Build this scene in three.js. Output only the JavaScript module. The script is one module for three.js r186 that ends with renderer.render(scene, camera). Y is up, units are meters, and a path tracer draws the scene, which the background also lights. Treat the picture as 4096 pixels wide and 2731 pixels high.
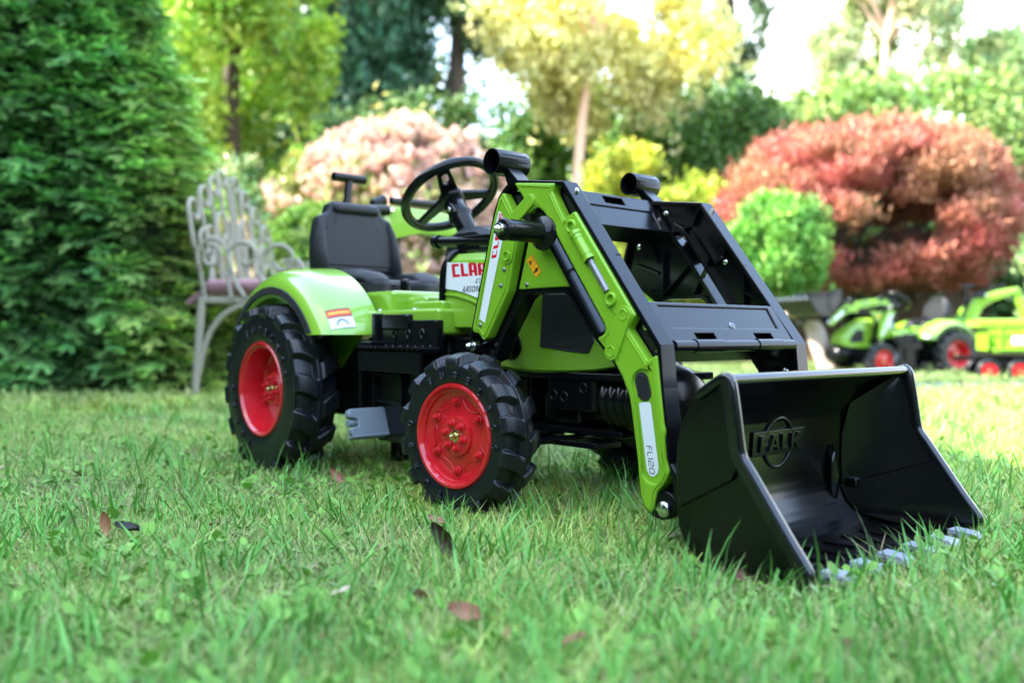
import * as THREE from 'three';
import { RoundedBoxGeometry } from 'three/addons/geometries/RoundedBoxGeometry.js';
import { mergeGeometries, mergeVertices, toCreasedNormals } from 'three/addons/utils/BufferGeometryUtils.js';
import { TextGeometry } from 'three/addons/geometries/TextGeometry.js';
import { FontLoader } from 'three/addons/loaders/FontLoader.js';
import { ImprovedNoise } from 'three/addons/math/ImprovedNoise.js';

// ---------------------------------------------------------------- camera, sky, sun, exposure
const scene = new THREE.Scene();
const renderer = new THREE.WebGLRenderer({ antialias: true });
renderer.setSize(1024, 682);
renderer.shadowMap.enabled = true;
renderer.toneMapping = THREE.LinearToneMapping;
renderer.toneMappingExposure = 6.3;
const camera = new THREE.PerspectiveCamera(41.4, 1024 / 682, 0.05, 200);
camera.position.set(0, 0.29, 0);
camera.rotation.x = -0.42 * Math.PI / 180;
camera.focus = 1.36;
camera.userData.fStop = 2.6;

const perlin = new ImprovedNoise();
function fbm(x, y, z, oct = 4) { let s = 0, a = 0.5; for (let i = 0; i < oct; i++) { s += a * perlin.noise(x, y, z); x = x * 2.03 + 7.1; y = y * 2.03 + 3.7; z = z * 2.03 + 1.9; a *= 0.5; } return s; }
const SUN = new THREE.Vector3(-0.88, 0.70, 0.04).normalize();
{
  const W = 512, H = 256, data = new Float32Array(W * H * 4), d = new THREE.Vector3();
  for (let r = 0; r < H; r++) for (let c = 0; c < W; c++) {
    const el = ((r + 0.5) / H - 0.5) * Math.PI, az = ((c + 0.5) / W - 0.5) * 2 * Math.PI;
    d.set(Math.cos(az) * Math.cos(el), Math.sin(el), Math.sin(az) * Math.cos(el));
    let col;
    if (d.y > -0.02) {
      const t = Math.pow(Math.max(0, d.y), 0.55), g = Math.max(0, d.dot(SUN));
      col = [0.60 - 0.34 * t, 0.72 - 0.29 * t, 0.88 - 0.14 * t];
      const k = 1 / (0.25 + Math.max(d.y, 0)), n = fbm(d.x * k * 1.3 + 3, d.z * k * 1.3 + 8, 0.7, 5);
      const cl = THREE.MathUtils.smoothstep(n + 0.16 * (1 - Math.max(0, d.y)) - 0.06, -0.05, 0.30);
      const glow = 0.5 * Math.pow(g, 12) + 0.15 * Math.pow(g, 3);
      for (let i = 0; i < 3; i++) col[i] = col[i] * (1 - cl * 0.85) + [0.98, 0.98, 0.97][i] * cl * 0.85 + glow;
    } else col = [0.10, 0.13, 0.06];
    data.set([...col, 1], (r * W + c) * 4);
  }
  const tex = new THREE.DataTexture(data, W, H, THREE.RGBAFormat, THREE.FloatType);
  tex.mapping = THREE.EquirectangularReflectionMapping; tex.magFilter = THREE.LinearFilter; tex.minFilter = THREE.LinearFilter; tex.needsUpdate = true;
  scene.background = tex; scene.environment = tex;
}
const sun = new THREE.DirectionalLight(new THREE.Color(1, 0.93, 0.81), 5);
sun.position.copy(SUN).multiplyScalar(30);
sun.castShadow = true; sun.shadow.mapSize.set(4096, 4096);
Object.assign(sun.shadow.camera, { left: -14, right: 14, top: 14, bottom: -14, near: 1, far: 70 });
scene.add(sun, sun.target);

// ---------------------------------------------------------------- helpers
let seed = 7;
const rnd = () => { seed = (seed + 0x6D2B79F5) | 0; let t = Math.imul(seed ^ (seed >>> 15), 1 | seed); t = (t + Math.imul(t ^ (t >>> 7), 61 | t)) ^ t; return ((t ^ (t >>> 14)) >>> 0) / 4294967296; };
const rr = (a, b) => a + (b - a) * rnd();
const gauss = () => (rnd() + rnd() + rnd() + rnd() - 2) * 0.87;
const V = (x, y, z) => new THREE.Vector3(x, y, z);
const lin = (r, g, b) => new THREE.Color().setRGB(r, g, b);
const used = {};
function numbered(n) { used[n] = (used[n] || 0) + 1; return used[n] === 1 ? n : n + '_' + String(used[n] - 1).padStart(3, '0'); }
function tag(o, label, category, group, kind) { const u = o.userData; if (label) u.label = label; if (category) u.category = category; if (group) u.group = group; if (kind) u.kind = kind; return o; }
function thing(name, label, category, group) { const g = new THREE.Group(); g.name = numbered(name); scene.add(g); return tag(g, label, category, group); }
function part(name, geo, mat, parent, label) { const m = new THREE.Mesh(geo, mat); m.name = name; m.castShadow = m.receiveShadow = true; if (label) m.userData.label = label; (parent || scene).add(m); return m; }
function sub(name, parent) { const g = new THREE.Group(); g.name = name; parent.add(g); return g; }
function clean(g) { const o = g.index ? g.toNonIndexed() : g; for (const k of Object.keys(o.attributes)) if (!['position', 'normal', 'uv'].includes(k)) o.deleteAttribute(k); if (!o.attributes.uv) o.setAttribute('uv', new THREE.BufferAttribute(new Float32Array(o.attributes.position.count * 2), 2)); if (!o.attributes.normal) o.computeVertexNormals(); return o; }
const join = (...gs) => mergeGeometries(gs.flat().map(clean));
function mirror(g) { const o = clean(g.clone()); o.scale(1, 1, -1); const p = o.attributes; for (const k of ['position', 'normal', 'uv']) { const a = p[k], n = a.itemSize, arr = a.array; for (let i = 0; i < a.count; i += 3) for (let j = 0; j < n; j++) { const t = arr[(i + 1) * n + j]; arr[(i + 1) * n + j] = arr[(i + 2) * n + j]; arr[(i + 2) * n + j] = t; } } return o; }
const box = (w, h, d, x = 0, y = 0, z = 0, r = 0.003) => { const g = r > 0 ? new RoundedBoxGeometry(w, h, d, 2, Math.min(r, w / 2.01, h / 2.01, d / 2.01)) : new THREE.BoxGeometry(w, h, d); return g.translate(x, y, z); };
function cylBetween(a, b, r0, r1 = r0, seg = 20, open = false) { const d = b.clone().sub(a), g = new THREE.CylinderGeometry(r1, r0, d.length(), seg, 1, open); g.applyQuaternion(new THREE.Quaternion().setFromUnitVectors(V(0, 1, 0), d.normalize())); const m = a.clone().add(b).multiplyScalar(0.5); return g.translate(m.x, m.y, m.z); }
const lathe = (pts, seg = 48) => new THREE.LatheGeometry(pts.map(p => new THREE.Vector2(p[0], p[1])), seg);           // about Y
const latheZ = (pts, seg = 48) => lathe(pts, seg).rotateX(Math.PI / 2);                                                // y of the profile -> +z
const shapeOf = (pts, round = 0) => { const s = new THREE.Shape(); if (!round) { s.moveTo(...pts[0]); pts.slice(1).forEach(p => s.lineTo(...p)); s.closePath(); return s; }
  const n = pts.length; for (let i = 0; i < n; i++) { const a = pts[(i + n - 1) % n], b = pts[i], c = pts[(i + 1) % n], la = Math.hypot(a[0] - b[0], a[1] - b[1]), lc = Math.hypot(c[0] - b[0], c[1] - b[1]), ra = Math.min(round, la / 2.05) / la, rc = Math.min(round, lc / 2.05) / lc;
    const p = [b[0] + (a[0] - b[0]) * ra, b[1] + (a[1] - b[1]) * ra], q = [b[0] + (c[0] - b[0]) * rc, b[1] + (c[1] - b[1]) * rc]; if (i === 0) s.moveTo(...p); else s.lineTo(...p); s.quadraticCurveTo(b[0], b[1], q[0], q[1]); } s.closePath(); return s; };
function plate(pts, z0, z1, bevel = 0.002, round = 0, holes = []) {
  const s = pts instanceof THREE.Shape ? pts : shapeOf(pts, round); for (const h of holes) s.holes.push(h instanceof THREE.Shape ? new THREE.Path(h.getPoints(6)) : new THREE.Path(shapeOf(h, round).getPoints(4)));
  const b = bevel; return new THREE.ExtrudeGeometry(s, { depth: Math.max(1e-4, z1 - z0 - 2 * b), bevelEnabled: b > 0, bevelSize: b, bevelOffset: -b, bevelThickness: b, bevelSegments: 2, curveSegments: 8 }).translate(0, 0, z0 + b);
}
function area(p) { let s = 0; for (let i = 0; i < p.length; i++) { const a = p[i], b = p[(i + 1) % p.length]; s += a[0] * b[1] - b[0] * a[1]; } return s / 2; }
function inset(pts, d) { const s = area(pts) > 0 ? 1 : -1, n = pts.length, out = []; for (let i = 0; i < n; i++) { const a = pts[(i + n - 1) % n], b = pts[i], c = pts[(i + 1) % n]; let e1 = [b[0] - a[0], b[1] - a[1]], e2 = [c[0] - b[0], c[1] - b[1]]; const l1 = Math.hypot(...e1), l2 = Math.hypot(...e2); const n1 = [-e1[1] / l1 * s, e1[0] / l1 * s], n2 = [-e2[1] / l2 * s, e2[0] / l2 * s]; const k = 1 + n1[0] * n2[0] + n1[1] * n2[1], m = d / Math.max(k, 0.35); out.push([b[0] + (n1[0] + n2[0]) * m, b[1] + (n1[1] + n2[1]) * m]); } return out; }
function loft(rings, closed = false, caps = false) { // rings: array of arrays of [x,y,z]
  const n = rings[0].length, pos = [], uv = [], idx = []; rings.forEach((r, i) => r.forEach((p, j) => { pos.push(...p); uv.push(j / (n - 1), i / (rings.length - 1)); }));
  const m = closed ? n : n - 1; for (let i = 0; i < rings.length - 1; i++) for (let j = 0; j < m; j++) { const a = i * n + j, b = i * n + (j + 1) % n, c = a + n, d = b + n; idx.push(a, b, d, a, d, c); }
  if (caps) for (const [i, f] of [[0, 1], [rings.length - 1, 0]]) { const r = rings[i], c = [0, 1, 2].map(k => r.reduce((s, p) => s + p[k], 0) / n), ci = pos.length / 3; pos.push(...c); uv.push(0.5, 0.5); for (let j = 0; j < n; j++) { const a = i * n + j, b = i * n + (j + 1) % n; f ? idx.push(ci, b, a) : idx.push(ci, a, b); } }
  const g = new THREE.BufferGeometry(); g.setAttribute('position', new THREE.Float32BufferAttribute(pos, 3)); g.setAttribute('uv', new THREE.Float32BufferAttribute(uv, 2)); g.setIndex(idx); g.computeVertexNormals(); return g;
}
const creased = (g, deg = 32) => { const h = g.clone(); h.deleteAttribute('normal'); h.deleteAttribute('uv'); return clean(toCreasedNormals(mergeVertices(h, 1e-5), deg * Math.PI / 180)); };
function tube(pts, r, seg = 40, rad = 10, closed = false) { return new THREE.TubeGeometry(new THREE.CatmullRomCurve3(pts, closed, 'catmullrom', 0.5), seg, r, rad, closed); }
function hexNut(x, y, z, r, h) { return new THREE.CylinderGeometry(r, r, h, 6).rotateX(Math.PI / 2).translate(x, y, z + h / 2); }
const screw = (x, y, z, r = 0.005, s = 1) => { const g = latheZ([[0, 0.0028], [r * 0.6, 0.0024], [r, 0.0006], [r, 0], [0, 0]].map(p => [p[0], p[1]]), 14); const cross = [box(r * 1.1, r * 0.28, 0.0008, 0, 0, 0.003, 0), box(r * 0.28, r * 1.1, 0.00081, 0, 0, 0.003, 0)]; const m = join(g, ...cross); if (s < 0) m.rotateY(Math.PI); return m.translate(x, y, z); };

// ---------------------------------------------------------------- materials
function noiseTex(n, f, rep, lo = 0, hi = 255, srgb = false) { const d = new Uint8Array(n * n * 4); for (let y = 0; y < n; y++) for (let x = 0; x < n; x++) { const v = f(x / n, y / n), i = (y * n + x) * 4; if (Array.isArray(v)) { d[i] = v[0]; d[i + 1] = v[1]; d[i + 2] = v[2]; } else d[i] = d[i + 1] = d[i + 2] = Math.max(0, Math.min(255, lo + (hi - lo) * v)); d[i + 3] = 255; }
  const t = new THREE.DataTexture(d, n, n); t.wrapS = t.wrapT = THREE.RepeatWrapping; t.magFilter = THREE.LinearFilter; t.minFilter = THREE.LinearMipmapLinearFilter; t.repeat.set(rep, rep); if (srgb) t.colorSpace = THREE.SRGBColorSpace; t.needsUpdate = true; return t; }
const M = {};
const smudge = noiseTex(256, (u, v) => { const a = 2 * Math.PI * u, b = 2 * Math.PI * v; return 0.5 + 0.6 * fbm(Math.cos(a) * 1.2 + 3, Math.sin(a) * 1.2 + Math.cos(b) * 1.2, Math.sin(b) * 1.2, 5); }, 1, 150, 255);
smudge.repeat.set(4, 4);
const dust = noiseTex(256, (u, v) => { const a = 0.5 + 0.8 * fbm(u * 9, v * 30, 4.2, 4) + 0.3 * (rnd() - 0.5), k = 17 + 16 * Math.max(0, a); return [k * 1.06, k * 1.05, k * 1.08]; }, 1, 0, 255, true); dust.repeat.set(1, 3);
M.green = new THREE.MeshPhysicalMaterial({ color: lin(0.20, 0.43, 0.020), roughness: 0.42, roughnessMap: smudge, clearcoat: 0.25, clearcoatRoughness: 0.12 });
M.greenGloss = new THREE.MeshPhysicalMaterial({ color: lin(0.22, 0.44, 0.03), roughness: 0.28, clearcoat: 1, clearcoatRoughness: 0.04 });
M.greenDark = new THREE.MeshStandardMaterial({ color: lin(0.10, 0.26, 0.012), roughness: 0.45 });
M.black = new THREE.MeshPhysicalMaterial({ color: lin(0.004, 0.0046, 0.0058), roughness: 0.22, specularIntensity: 0.62 });
M.blackGloss = new THREE.MeshPhysicalMaterial({ color: lin(0.003, 0.0034, 0.0042), roughness: 0.24, roughnessMap: smudge, specularIntensity: 0.5 });
M.bucket = new THREE.MeshPhysicalMaterial({ color: lin(1, 1, 1), roughness: 0.2, specularIntensity: 1, map: noiseTex(512, (u, v) => { const a = fbm(u * 7, v * 7, 1.5, 5), sc = Math.max(0, perlin.noise(u * 6, v * 140, 3) - 0.42) * (a > -0.1 ? 1 : 0), k = 6 + 9 * Math.max(0, a) + 60 * sc + (rnd() < 0.0012 ? 70 : 0); return [k, k * 1.08, k * 1.25]; }, 1, 0, 255, true) });
M.rim = new THREE.MeshPhysicalMaterial({ color: lin(0.004, 0.0045, 0.0055), roughness: 0.2, specularIntensity: 1, clearcoat: 0.4, clearcoatRoughness: 0.1 });
M.matt = new THREE.MeshStandardMaterial({ color: lin(0.012, 0.013, 0.015), roughness: 0.7 });
M.grain = noiseTex(256, () => rnd(), 6);
M.seat = new THREE.MeshPhysicalMaterial({ color: lin(0.0075, 0.009, 0.0115), specularIntensity: 0.7, roughness: 0.46, bumpMap: M.grain, bumpScale: 0.00025 });
M.tyre = new THREE.MeshPhysicalMaterial({ color: lin(0.7, 0.8, 1), map: dust, roughness: 0.34, specularIntensity: 0.85 });
M.letterHighlight = new THREE.MeshPhysicalMaterial({ color: lin(0.016, 0.018, 0.022), roughness: 0.3 });  // lighter letter colour stands in for highlights along the raised edges
M.red = new THREE.MeshPhysicalMaterial({ color: lin(0.56, 0.008, 0.016), roughness: 0.3, clearcoat: 0.6, clearcoatRoughness: 0.1 });
M.grey = new THREE.MeshStandardMaterial({ color: lin(0.17, 0.20, 0.23), roughness: 0.42 });
M.tooth = new THREE.MeshStandardMaterial({ color: lin(0.27, 0.30, 0.36), roughness: 0.45 });
M.chrome = new THREE.MeshStandardMaterial({ color: lin(0.75, 0.76, 0.76), roughness: 0.18, metalness: 1 });
M.brass = new THREE.MeshStandardMaterial({ color: lin(0.72, 0.66, 0.36), roughness: 0.2, metalness: 1 });
M.steel = new THREE.MeshStandardMaterial({ color: lin(0.22, 0.23, 0.25), roughness: 0.4, metalness: 0.6 });
M.white = new THREE.MeshStandardMaterial({ color: lin(0.68, 0.72, 0.74), roughness: 0.4 });
M.iron = new THREE.MeshStandardMaterial({ color: lin(0.27, 0.25, 0.19), roughness: 0.5 });
M.cushion = new THREE.MeshStandardMaterial({ color: lin(0.48, 0.25, 0.26), roughness: 0.9 });
M.bark = new THREE.MeshStandardMaterial({ color: lin(0.07, 0.05, 0.035), roughness: 0.95 });
M.barkPink = new THREE.MeshStandardMaterial({ color: lin(0.78, 0.50, 0.36), roughness: 0.9 });
M.barkPale = new THREE.MeshStandardMaterial({ color: lin(0.55, 0.45, 0.40), roughness: 0.9 });
function print(w, h, draw, rough = 0.4) { const c = document.createElement('canvas'); c.width = w; c.height = h; const x = c.getContext('2d'); draw(x, w, h); const t = new THREE.CanvasTexture(c); t.colorSpace = THREE.SRGBColorSpace; return new THREE.MeshStandardMaterial({ map: t, roughness: rough }); }
const font = await new FontLoader().loadAsync('fonts/droid/droid_sans_bold.typeface.json');
// ---------------------------------------------------------------- pedal tractor (x forward, y up, z towards its right side = the camera)
// the red logotype: heavy slanted capitals with slit counters
function logotype(c, x, y, w, h) {
  c.save(); c.translate(x, y + h); c.transform(w / 5.3, 0, -h * 0.16, -h, 0, 0); c.fillStyle = '#d0021f';
  const poly = (dx, p) => { c.beginPath(); p.forEach((q, i) => i ? c.lineTo(dx + q[0], q[1]) : c.moveTo(dx + q[0], q[1])); c.closePath(); c.fill(); };
  poly(0, [[0, 0], [0.88, 0], [0.88, 0.2], [0.36, 0.2], [0.36, 0.8], [0.88, 0.8], [0.88, 1], [0, 1]]);
  poly(1.05, [[0, 0], [0.82, 0], [0.82, 0.2], [0.36, 0.2], [0.36, 1], [0, 1]]);
  for (const dx of [1.98, 3.03]) { poly(dx, [[0, 0], [0.36, 0], [0.36, 0.25], [0.6, 0.25], [0.6, 0], [0.95, 0], [0.95, 0.82], [0.78, 1], [0.15, 1], [0, 0.82]]); c.fillStyle = '#e4e9ea'; poly(dx, [[0.4, 0.42], [0.56, 0.42], [0.56, 0.8], [0.4, 0.8]]); c.fillStyle = '#d0021f'; }
  poly(4.12, [[0, 0], [0.9, 0], [0.9, 0.6], [0.36, 0.6], [0.36, 0.8], [0.9, 0.8], [0.9, 1], [0, 1], [0, 0.42], [0.54, 0.42], [0.54, 0.2], [0, 0.2]]);
  c.restore();
}
const hoodPrint = print(900, 400, (c, w, h) => { c.fillStyle = '#dfe5e6'; c.fillRect(0, 0, w, h); logotype(c, 125, 24, 640, 122); c.fillStyle = '#1b1e20'; c.textAlign = 'left'; c.font = 'italic 74px sans-serif'; c.fillText('410', 440, 222); c.font = 'bold italic 76px sans-serif'; c.fillText('ARION', 262, 292); });
const armPrint = print(256, 1024, (c, w, h) => { c.fillStyle = '#dfe5e6'; c.fillRect(0, 0, w, h); c.save(); c.translate(w / 2, 330); c.rotate(-Math.PI / 2); logotype(c, -80, -84, 430, 168); c.restore(); });
const flPrint = print(192, 768, (c, w, h) => { c.fillStyle = '#d9dfe2'; c.fillRect(0, 0, w, h); c.save(); c.translate(w * 0.5, h - 170); c.rotate(Math.PI / 2); c.strokeStyle = '#2a3138'; c.lineWidth = 11; c.lineJoin = c.lineCap = 'round'; c.transform(1, 0, -0.1, 1, 0, 0);
  const S = (p) => { c.beginPath(); p.forEach((q, i) => i ? c.lineTo(q[0], q[1]) : c.moveTo(q[0], q[1])); c.stroke(); };
  const o = -140; S([[o + 40, -36], [o + 6, -36], [o, -28], [o, 36]]); S([[o, 0], [o + 36, 0]]); S([[o + 62, -36], [o + 62, 26], [o + 70, 36], [o + 100, 36]]); S([[o + 128, -36], [o + 128, 36]]); S([[o + 152, -36], [o + 192, -36], [o + 202, -26], [o + 202, -8], [o + 192, 0], [o + 162, 0], [o + 152, 10], [o + 152, 36], [o + 204, 36]]); S([[o + 236, -36], [o + 270, -36], [o + 280, -26], [o + 280, 26], [o + 270, 36], [o + 236, 36], [o + 226, 26], [o + 226, -26], [o + 236, -36]]); c.restore(); });
const cautionPrint = print(320, 160, (c, w, h) => { c.fillStyle = '#f2a81d'; c.fillRect(0, 0, w, h); c.strokeStyle = '#2a2013'; c.lineWidth = 3; c.strokeRect(2, 2, w - 4, h - 4); c.beginPath(); c.moveTo(160, 0); c.lineTo(160, h); c.stroke(); c.fillStyle = '#191613'; c.font = 'bold 27px sans-serif'; c.textAlign = 'center'; c.fillText('CAUTION', 80, 36); c.beginPath(); c.moveTo(80, 52); c.lineTo(122, 132); c.lineTo(38, 132); c.closePath(); c.fill(); c.fillStyle = '#f2a81d'; c.fillRect(75, 80, 10, 28); c.fillRect(75, 114, 10, 9); c.fillStyle = '#191613'; c.beginPath(); c.arc(240, 30, 13, 0, 7); c.fill(); c.fillRect(222, 46, 36, 52); c.fillRect(214, 48, 8, 44); c.fillRect(258, 48, 8, 44); c.fillRect(225, 98, 13, 48); c.fillRect(242, 98, 13, 48); });
const fenderPrint = print(200, 150, (c, w, h) => { c.fillStyle = '#d8dde2'; c.fillRect(0, 0, w, h); c.fillStyle = '#c2461f'; c.fillRect(0, 0, w, 66); c.fillStyle = '#e8a02c'; c.fillRect(14, 22, w - 28, 20); c.fillStyle = '#3a2a20'; c.fillRect(0, 62, w, 7); c.fillRect(0, 0, w, 6); c.fillStyle = '#7c8b98'; c.beginPath(); c.arc(100, 130, 52, Math.PI, 0); c.fill(); c.fillStyle = '#d8dde2'; c.beginPath(); c.arc(100, 140, 40, Math.PI, 0); c.fill(); });
M.yellowPad = new THREE.MeshStandardMaterial({ color: lin(0.8, 0.4, 0.02), roughness: 0.5 });

function tyreGeo(R, hw, rim, n, seg) {
  const prof = [[rim - 0.004, -hw * 0.82], [rim + 0.004, -hw * 0.98], [rim + (R - rim) * 0.3, -hw * 1.04], [rim + (R - rim) * 0.55, -hw * 1.03], [R - 0.018, -hw * 1.0]];
  const S = []; const add = (r, z) => S.push([r, z]);
  for (let i = 0; i < prof.length - 1; i++) for (let k = 0; k < 3; k++) { const t = k / 3; add(prof[i][0] + (prof[i + 1][0] - prof[i][0]) * t, prof[i][1] + (prof[i + 1][1] - prof[i][1]) * t); }
  const m = 34; for (let k = 0; k <= m; k++) { const z = -1 + 2 * k / m, q = Math.abs(z); add(R - 0.004 - 0.010 * Math.pow(q, 3.2) - (q > 0.93 ? 0.004 * (q - 0.93) / 0.07 : 0), z * hw); }
  for (let i = prof.length - 1; i > 0; i--) for (let k = 0; k < 3; k++) { const t = k / 3; add(prof[i][0] + (prof[i - 1][0] - prof[i][0]) * t, -(prof[i][1] + (prof[i - 1][1] - prof[i][1]) * t)); }
  add(prof[0][0], -prof[0][1]);
  const depth = R * 0.088, rings = [], ss = THREE.MathUtils.smoothstep;
  for (let i = 0; i <= seg; i++) {
    const th = i / seg * 2 * Math.PI, ring = [];
    for (const [r0, z0] of S) {
      let r = r0, z = z0; const zn = z0 / hw, q = Math.min(1, Math.abs(zn)), side = Math.sign(zn) || 1;
      if (r0 > R - 0.024) {
        let f = ((th / (2 * Math.PI)) * n + (side > 0 ? 0 : 0.5) + 0.30 * Math.pow(1 - q, 1.6) + 400) % 1;
        const lug = ss(f, 0.0, 0.035) * (1 - ss(f, 0.50, 0.545));
        const step = ss(q, 0.14, 0.17), mid = q < 0.145 ? 0.75 + 0.25 * Math.cos(q / 0.145 * Math.PI * 6) : 0;
        const h = q < 0.145 ? depth * (0.82 + 0.06 * mid) : lug * depth * step;
        const sideW = ss(r0, R - 0.0235, R - 0.016);
        if (q > 0.985 && r0 < R - 0.0145) { z += side * lug * 0.0045 * sideW; r += lug * depth * 0.25 * sideW; } else { r += h - depth * 0.45; if (q > 0.9) z += side * lug * 0.004; }
      }
      ring.push([r * Math.cos(th), r * Math.sin(th), z]);
    }
    rings.push(ring);
  }
  return loft(rings.map(r => r.slice().reverse()));
}
function wordOnWheel(word, r, a0, da, size, z) { const gs = []; [...word].forEach((ch, i) => { const g = new TextGeometry(ch, { font, size, depth: 0.0030, curveSegments: 3, bevelEnabled: true, bevelSize: 0.0005, bevelOffset: -0.0003, bevelThickness: 0.0006, bevelSegments: 1 }); g.computeBoundingBox(); const b = g.boundingBox; g.translate(-(b.min.x + b.max.x) / 2, 0, 0); const a = a0 - i * da; g.rotateZ(a - Math.PI / 2).translate(r * Math.cos(a), r * Math.sin(a), z); gs.push(g); }); return join(gs); }
const bolt = (r, h) => join(latheZ([[0, 0], [r * 1.25, 0], [r * 1.2, h * 0.35], [0, h * 0.36]], 14), new THREE.CylinderGeometry(r * 0.9, r, h * 0.9, 6).rotateX(Math.PI / 2).translate(0, 0, h * 0.6), new THREE.CylinderGeometry(r * 0.5, r * 0.6, h * 0.5, 10).rotateX(Math.PI / 2).translate(0, 0, h * 1.15));
const boltS = bolt(0.0056, 0.0085);
function makeWheel(R, hw, rim, n, deep, words) { // a group whose outer face looks to +z
  const w = new THREE.Group();
  part('tyre', tyreGeo(R, hw, rim, n, n * 30), M.tyre, w);
  const zo = hw * 0.95, zd = zo - deep;
  const dish = creased(latheZ([[rim - 0.002, zo - 0.012], [rim + 0.003, zo - 0.002], [rim, zo + 0.003], [rim - 0.004, zo + 0.003], [rim - 0.008, zo - 0.003], [rim - 0.010, zo - 0.004], [rim - 0.011, zo - 0.009], [rim - 0.017, zd + 0.003], [rim - 0.022, zd], [0.034, zd + 0.002], [0.0325, zd + 0.0065], [0.030, zd + 0.008], [0.008, zd + 0.008], [0, zd + 0.008]].reverse(), 72), 28);
  const boss = deep > 0.03 ? creased(latheZ([[0.040, zd], [0.036, zd + 0.020], [0.033, zd + 0.024], [0, zd + 0.024]].reverse(), 40), 28) : join([0, 1, 2, 3, 4, 5].map(i => { const a = (i + 0.5) / 6 * 2 * Math.PI + 1.48; return new THREE.TorusGeometry(0.030, 0.0011, 6, 24, 1.9).rotateZ(Math.PI - 0.95).translate(rim - 0.004, 0, 0).rotateZ(a).translate(0, 0, zd + 0.0008); }).map(g => { const p = g.attributes.position; for (let k = 0; k < p.count; k++) { const r = Math.hypot(p.getX(k), p.getY(k)), m = rim - 0.0195; if (r > m) p.setXY(k, p.getX(k) * m / r, p.getY(k) * m / r); } return g; })), hb = deep > 0.03 ? 0.024 : 0.0075;
  part('rim', join(dish, boss), M.red, w);
  part('inner_rim', join(creased(latheZ([[0, -hw * 0.5], [rim * 0.72, -hw * 0.52], [rim * 0.8, -hw * 0.3], [rim * 0.86, -hw * 0.78], [rim * 1.03, -hw * 0.9]], 56), 28)), M.black, w);
  for (let i = 0; i < 6; i++) { const a = i / 6 * 2 * Math.PI + 1.48; const b = part('wheel_bolt', boltS, M.red, w); b.position.set((rim - 0.027) * Math.cos(a), (rim - 0.027) * Math.sin(a), zd + 0.0005); const c = part('hub_bolt', boltS, M.red, w); c.position.set(0.0205 * Math.cos(a + 0.26), 0.0205 * Math.sin(a + 0.26), zd + hb); }
  part('axle_nut', join(latheZ([[0, 0.0015], [0.0095, 0.0015], [0.0095, 0], [0, 0]], 20).translate(0, 0, zd + hb + 0.0005), hexNut(0, 0, zd + hb + 0.0015, 0.0065, 0.007), latheZ([[0, 0.011], [0.003, 0.010], [0.0038, 0.0], [0, 0]], 12).translate(0, 0, zd + hb + 0.0015)), M.brass, w);
  if (words.length) part('sidewall_lettering', join(words.map(a => wordOnWheel(...a, hw * 1.03 + 0.0006))), M.letterHighlight, w);
  return w;
}
const armOutline = [[0.597, 0.262], [0.599, 0.291], [0.659, 0.486], [0.672, 0.512], [0.688, 0.5255], [0.703, 0.5335], [0.819, 0.5175], [1.0025, 0.277], [1.0075, 0.219], [1.015, 0.166], [1.019, 0.120], [1.029, 0.106], [1.032, 0.085], [1.025, 0.052], [1.006, 0.044], [0.988, 0.0475], [0.9755, 0.056], [0.9675, 0.075], [0.9645, 0.098], [0.962, 0.125], [0.9575, 0.160], [0.952, 0.188], [0.944, 0.212], [0.933, 0.232], [0.919, 0.250], [0.905, 0.264], [0.886, 0.281], [0.867, 0.300], [0.8265, 0.3485], [0.818, 0.3525], [0.751, 0.3535], [0.737, 0.3515], [0.726, 0.345], [0.681, 0.284], [0.664, 0.252], [0.640, 0.243], [0.612, 0.246]];
const slot = [[0.764, 0.480], [0.778, 0.472], [0.902, 0.304], [0.9035, 0.298], [0.897, 0.2925], [0.888, 0.294], [0.776, 0.448], [0.758, 0.466]];
const plateFront = [[0.7145, 0.5275], [0.8035, 0.5155], [0.7985, 0.503], [0.8245, 0.4605], [0.8465, 0.470], [0.9615, 0.317], [0.9475, 0.299], [0.9835, 0.2555], [0.9985, 0.2635], [1.0035, 0.224], [1.0105, 0.172], [1.0135, 0.163], [1.0115, 0.152], [1.0145, 0.125], [1.0205, 0.110], [1.014, 0.096], [0.9995, 0.081], [0.994, 0.057], [0.9885, 0.052], [0.979, 0.0575], [0.972, 0.073], [0.969, 0.095], [0.9665, 0.122], [0.962, 0.156], [0.9575, 0.184], [0.9505, 0.209], [0.939, 0.2315], [0.926, 0.250], [0.912, 0.2655], [0.895, 0.2815], [0.892, 0.286], [0.901, 0.289], [0.9075, 0.295], [0.906, 0.304], [0.782, 0.4745], [0.768, 0.484], [0.758, 0.4815], [0.748, 0.476], [0.727, 0.4805], [0.7375, 0.498]];
const plateRear = [[0.7155, 0.474], [0.687, 0.516], [0.6765, 0.507], [0.661, 0.468], [0.6095, 0.300], [0.6115, 0.2945], [0.626, 0.2925], [0.6385, 0.2805], [0.648, 0.2855], [0.6985, 0.358], [0.7215, 0.437], [0.727, 0.457], [0.724, 0.468]];
const gusset = [[0.709, 0.3615], [0.7335, 0.440], [0.744, 0.456], [0.756, 0.454], [0.772, 0.435], [0.8255, 0.3615]];
const capsule = (a, b, r) => { const d = [b[0] - a[0], b[1] - a[1]], l = Math.hypot(...d), t = Math.atan2(d[1], d[0]), s = new THREE.Shape(); s.absarc(a[0], a[1], r, t + Math.PI / 2, t + 1.5 * Math.PI); s.absarc(b[0], b[1], r, t - Math.PI / 2, t + Math.PI / 2); s.closePath(); return s; };
const Z0 = 0.150, Z1 = 0.181;
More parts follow.
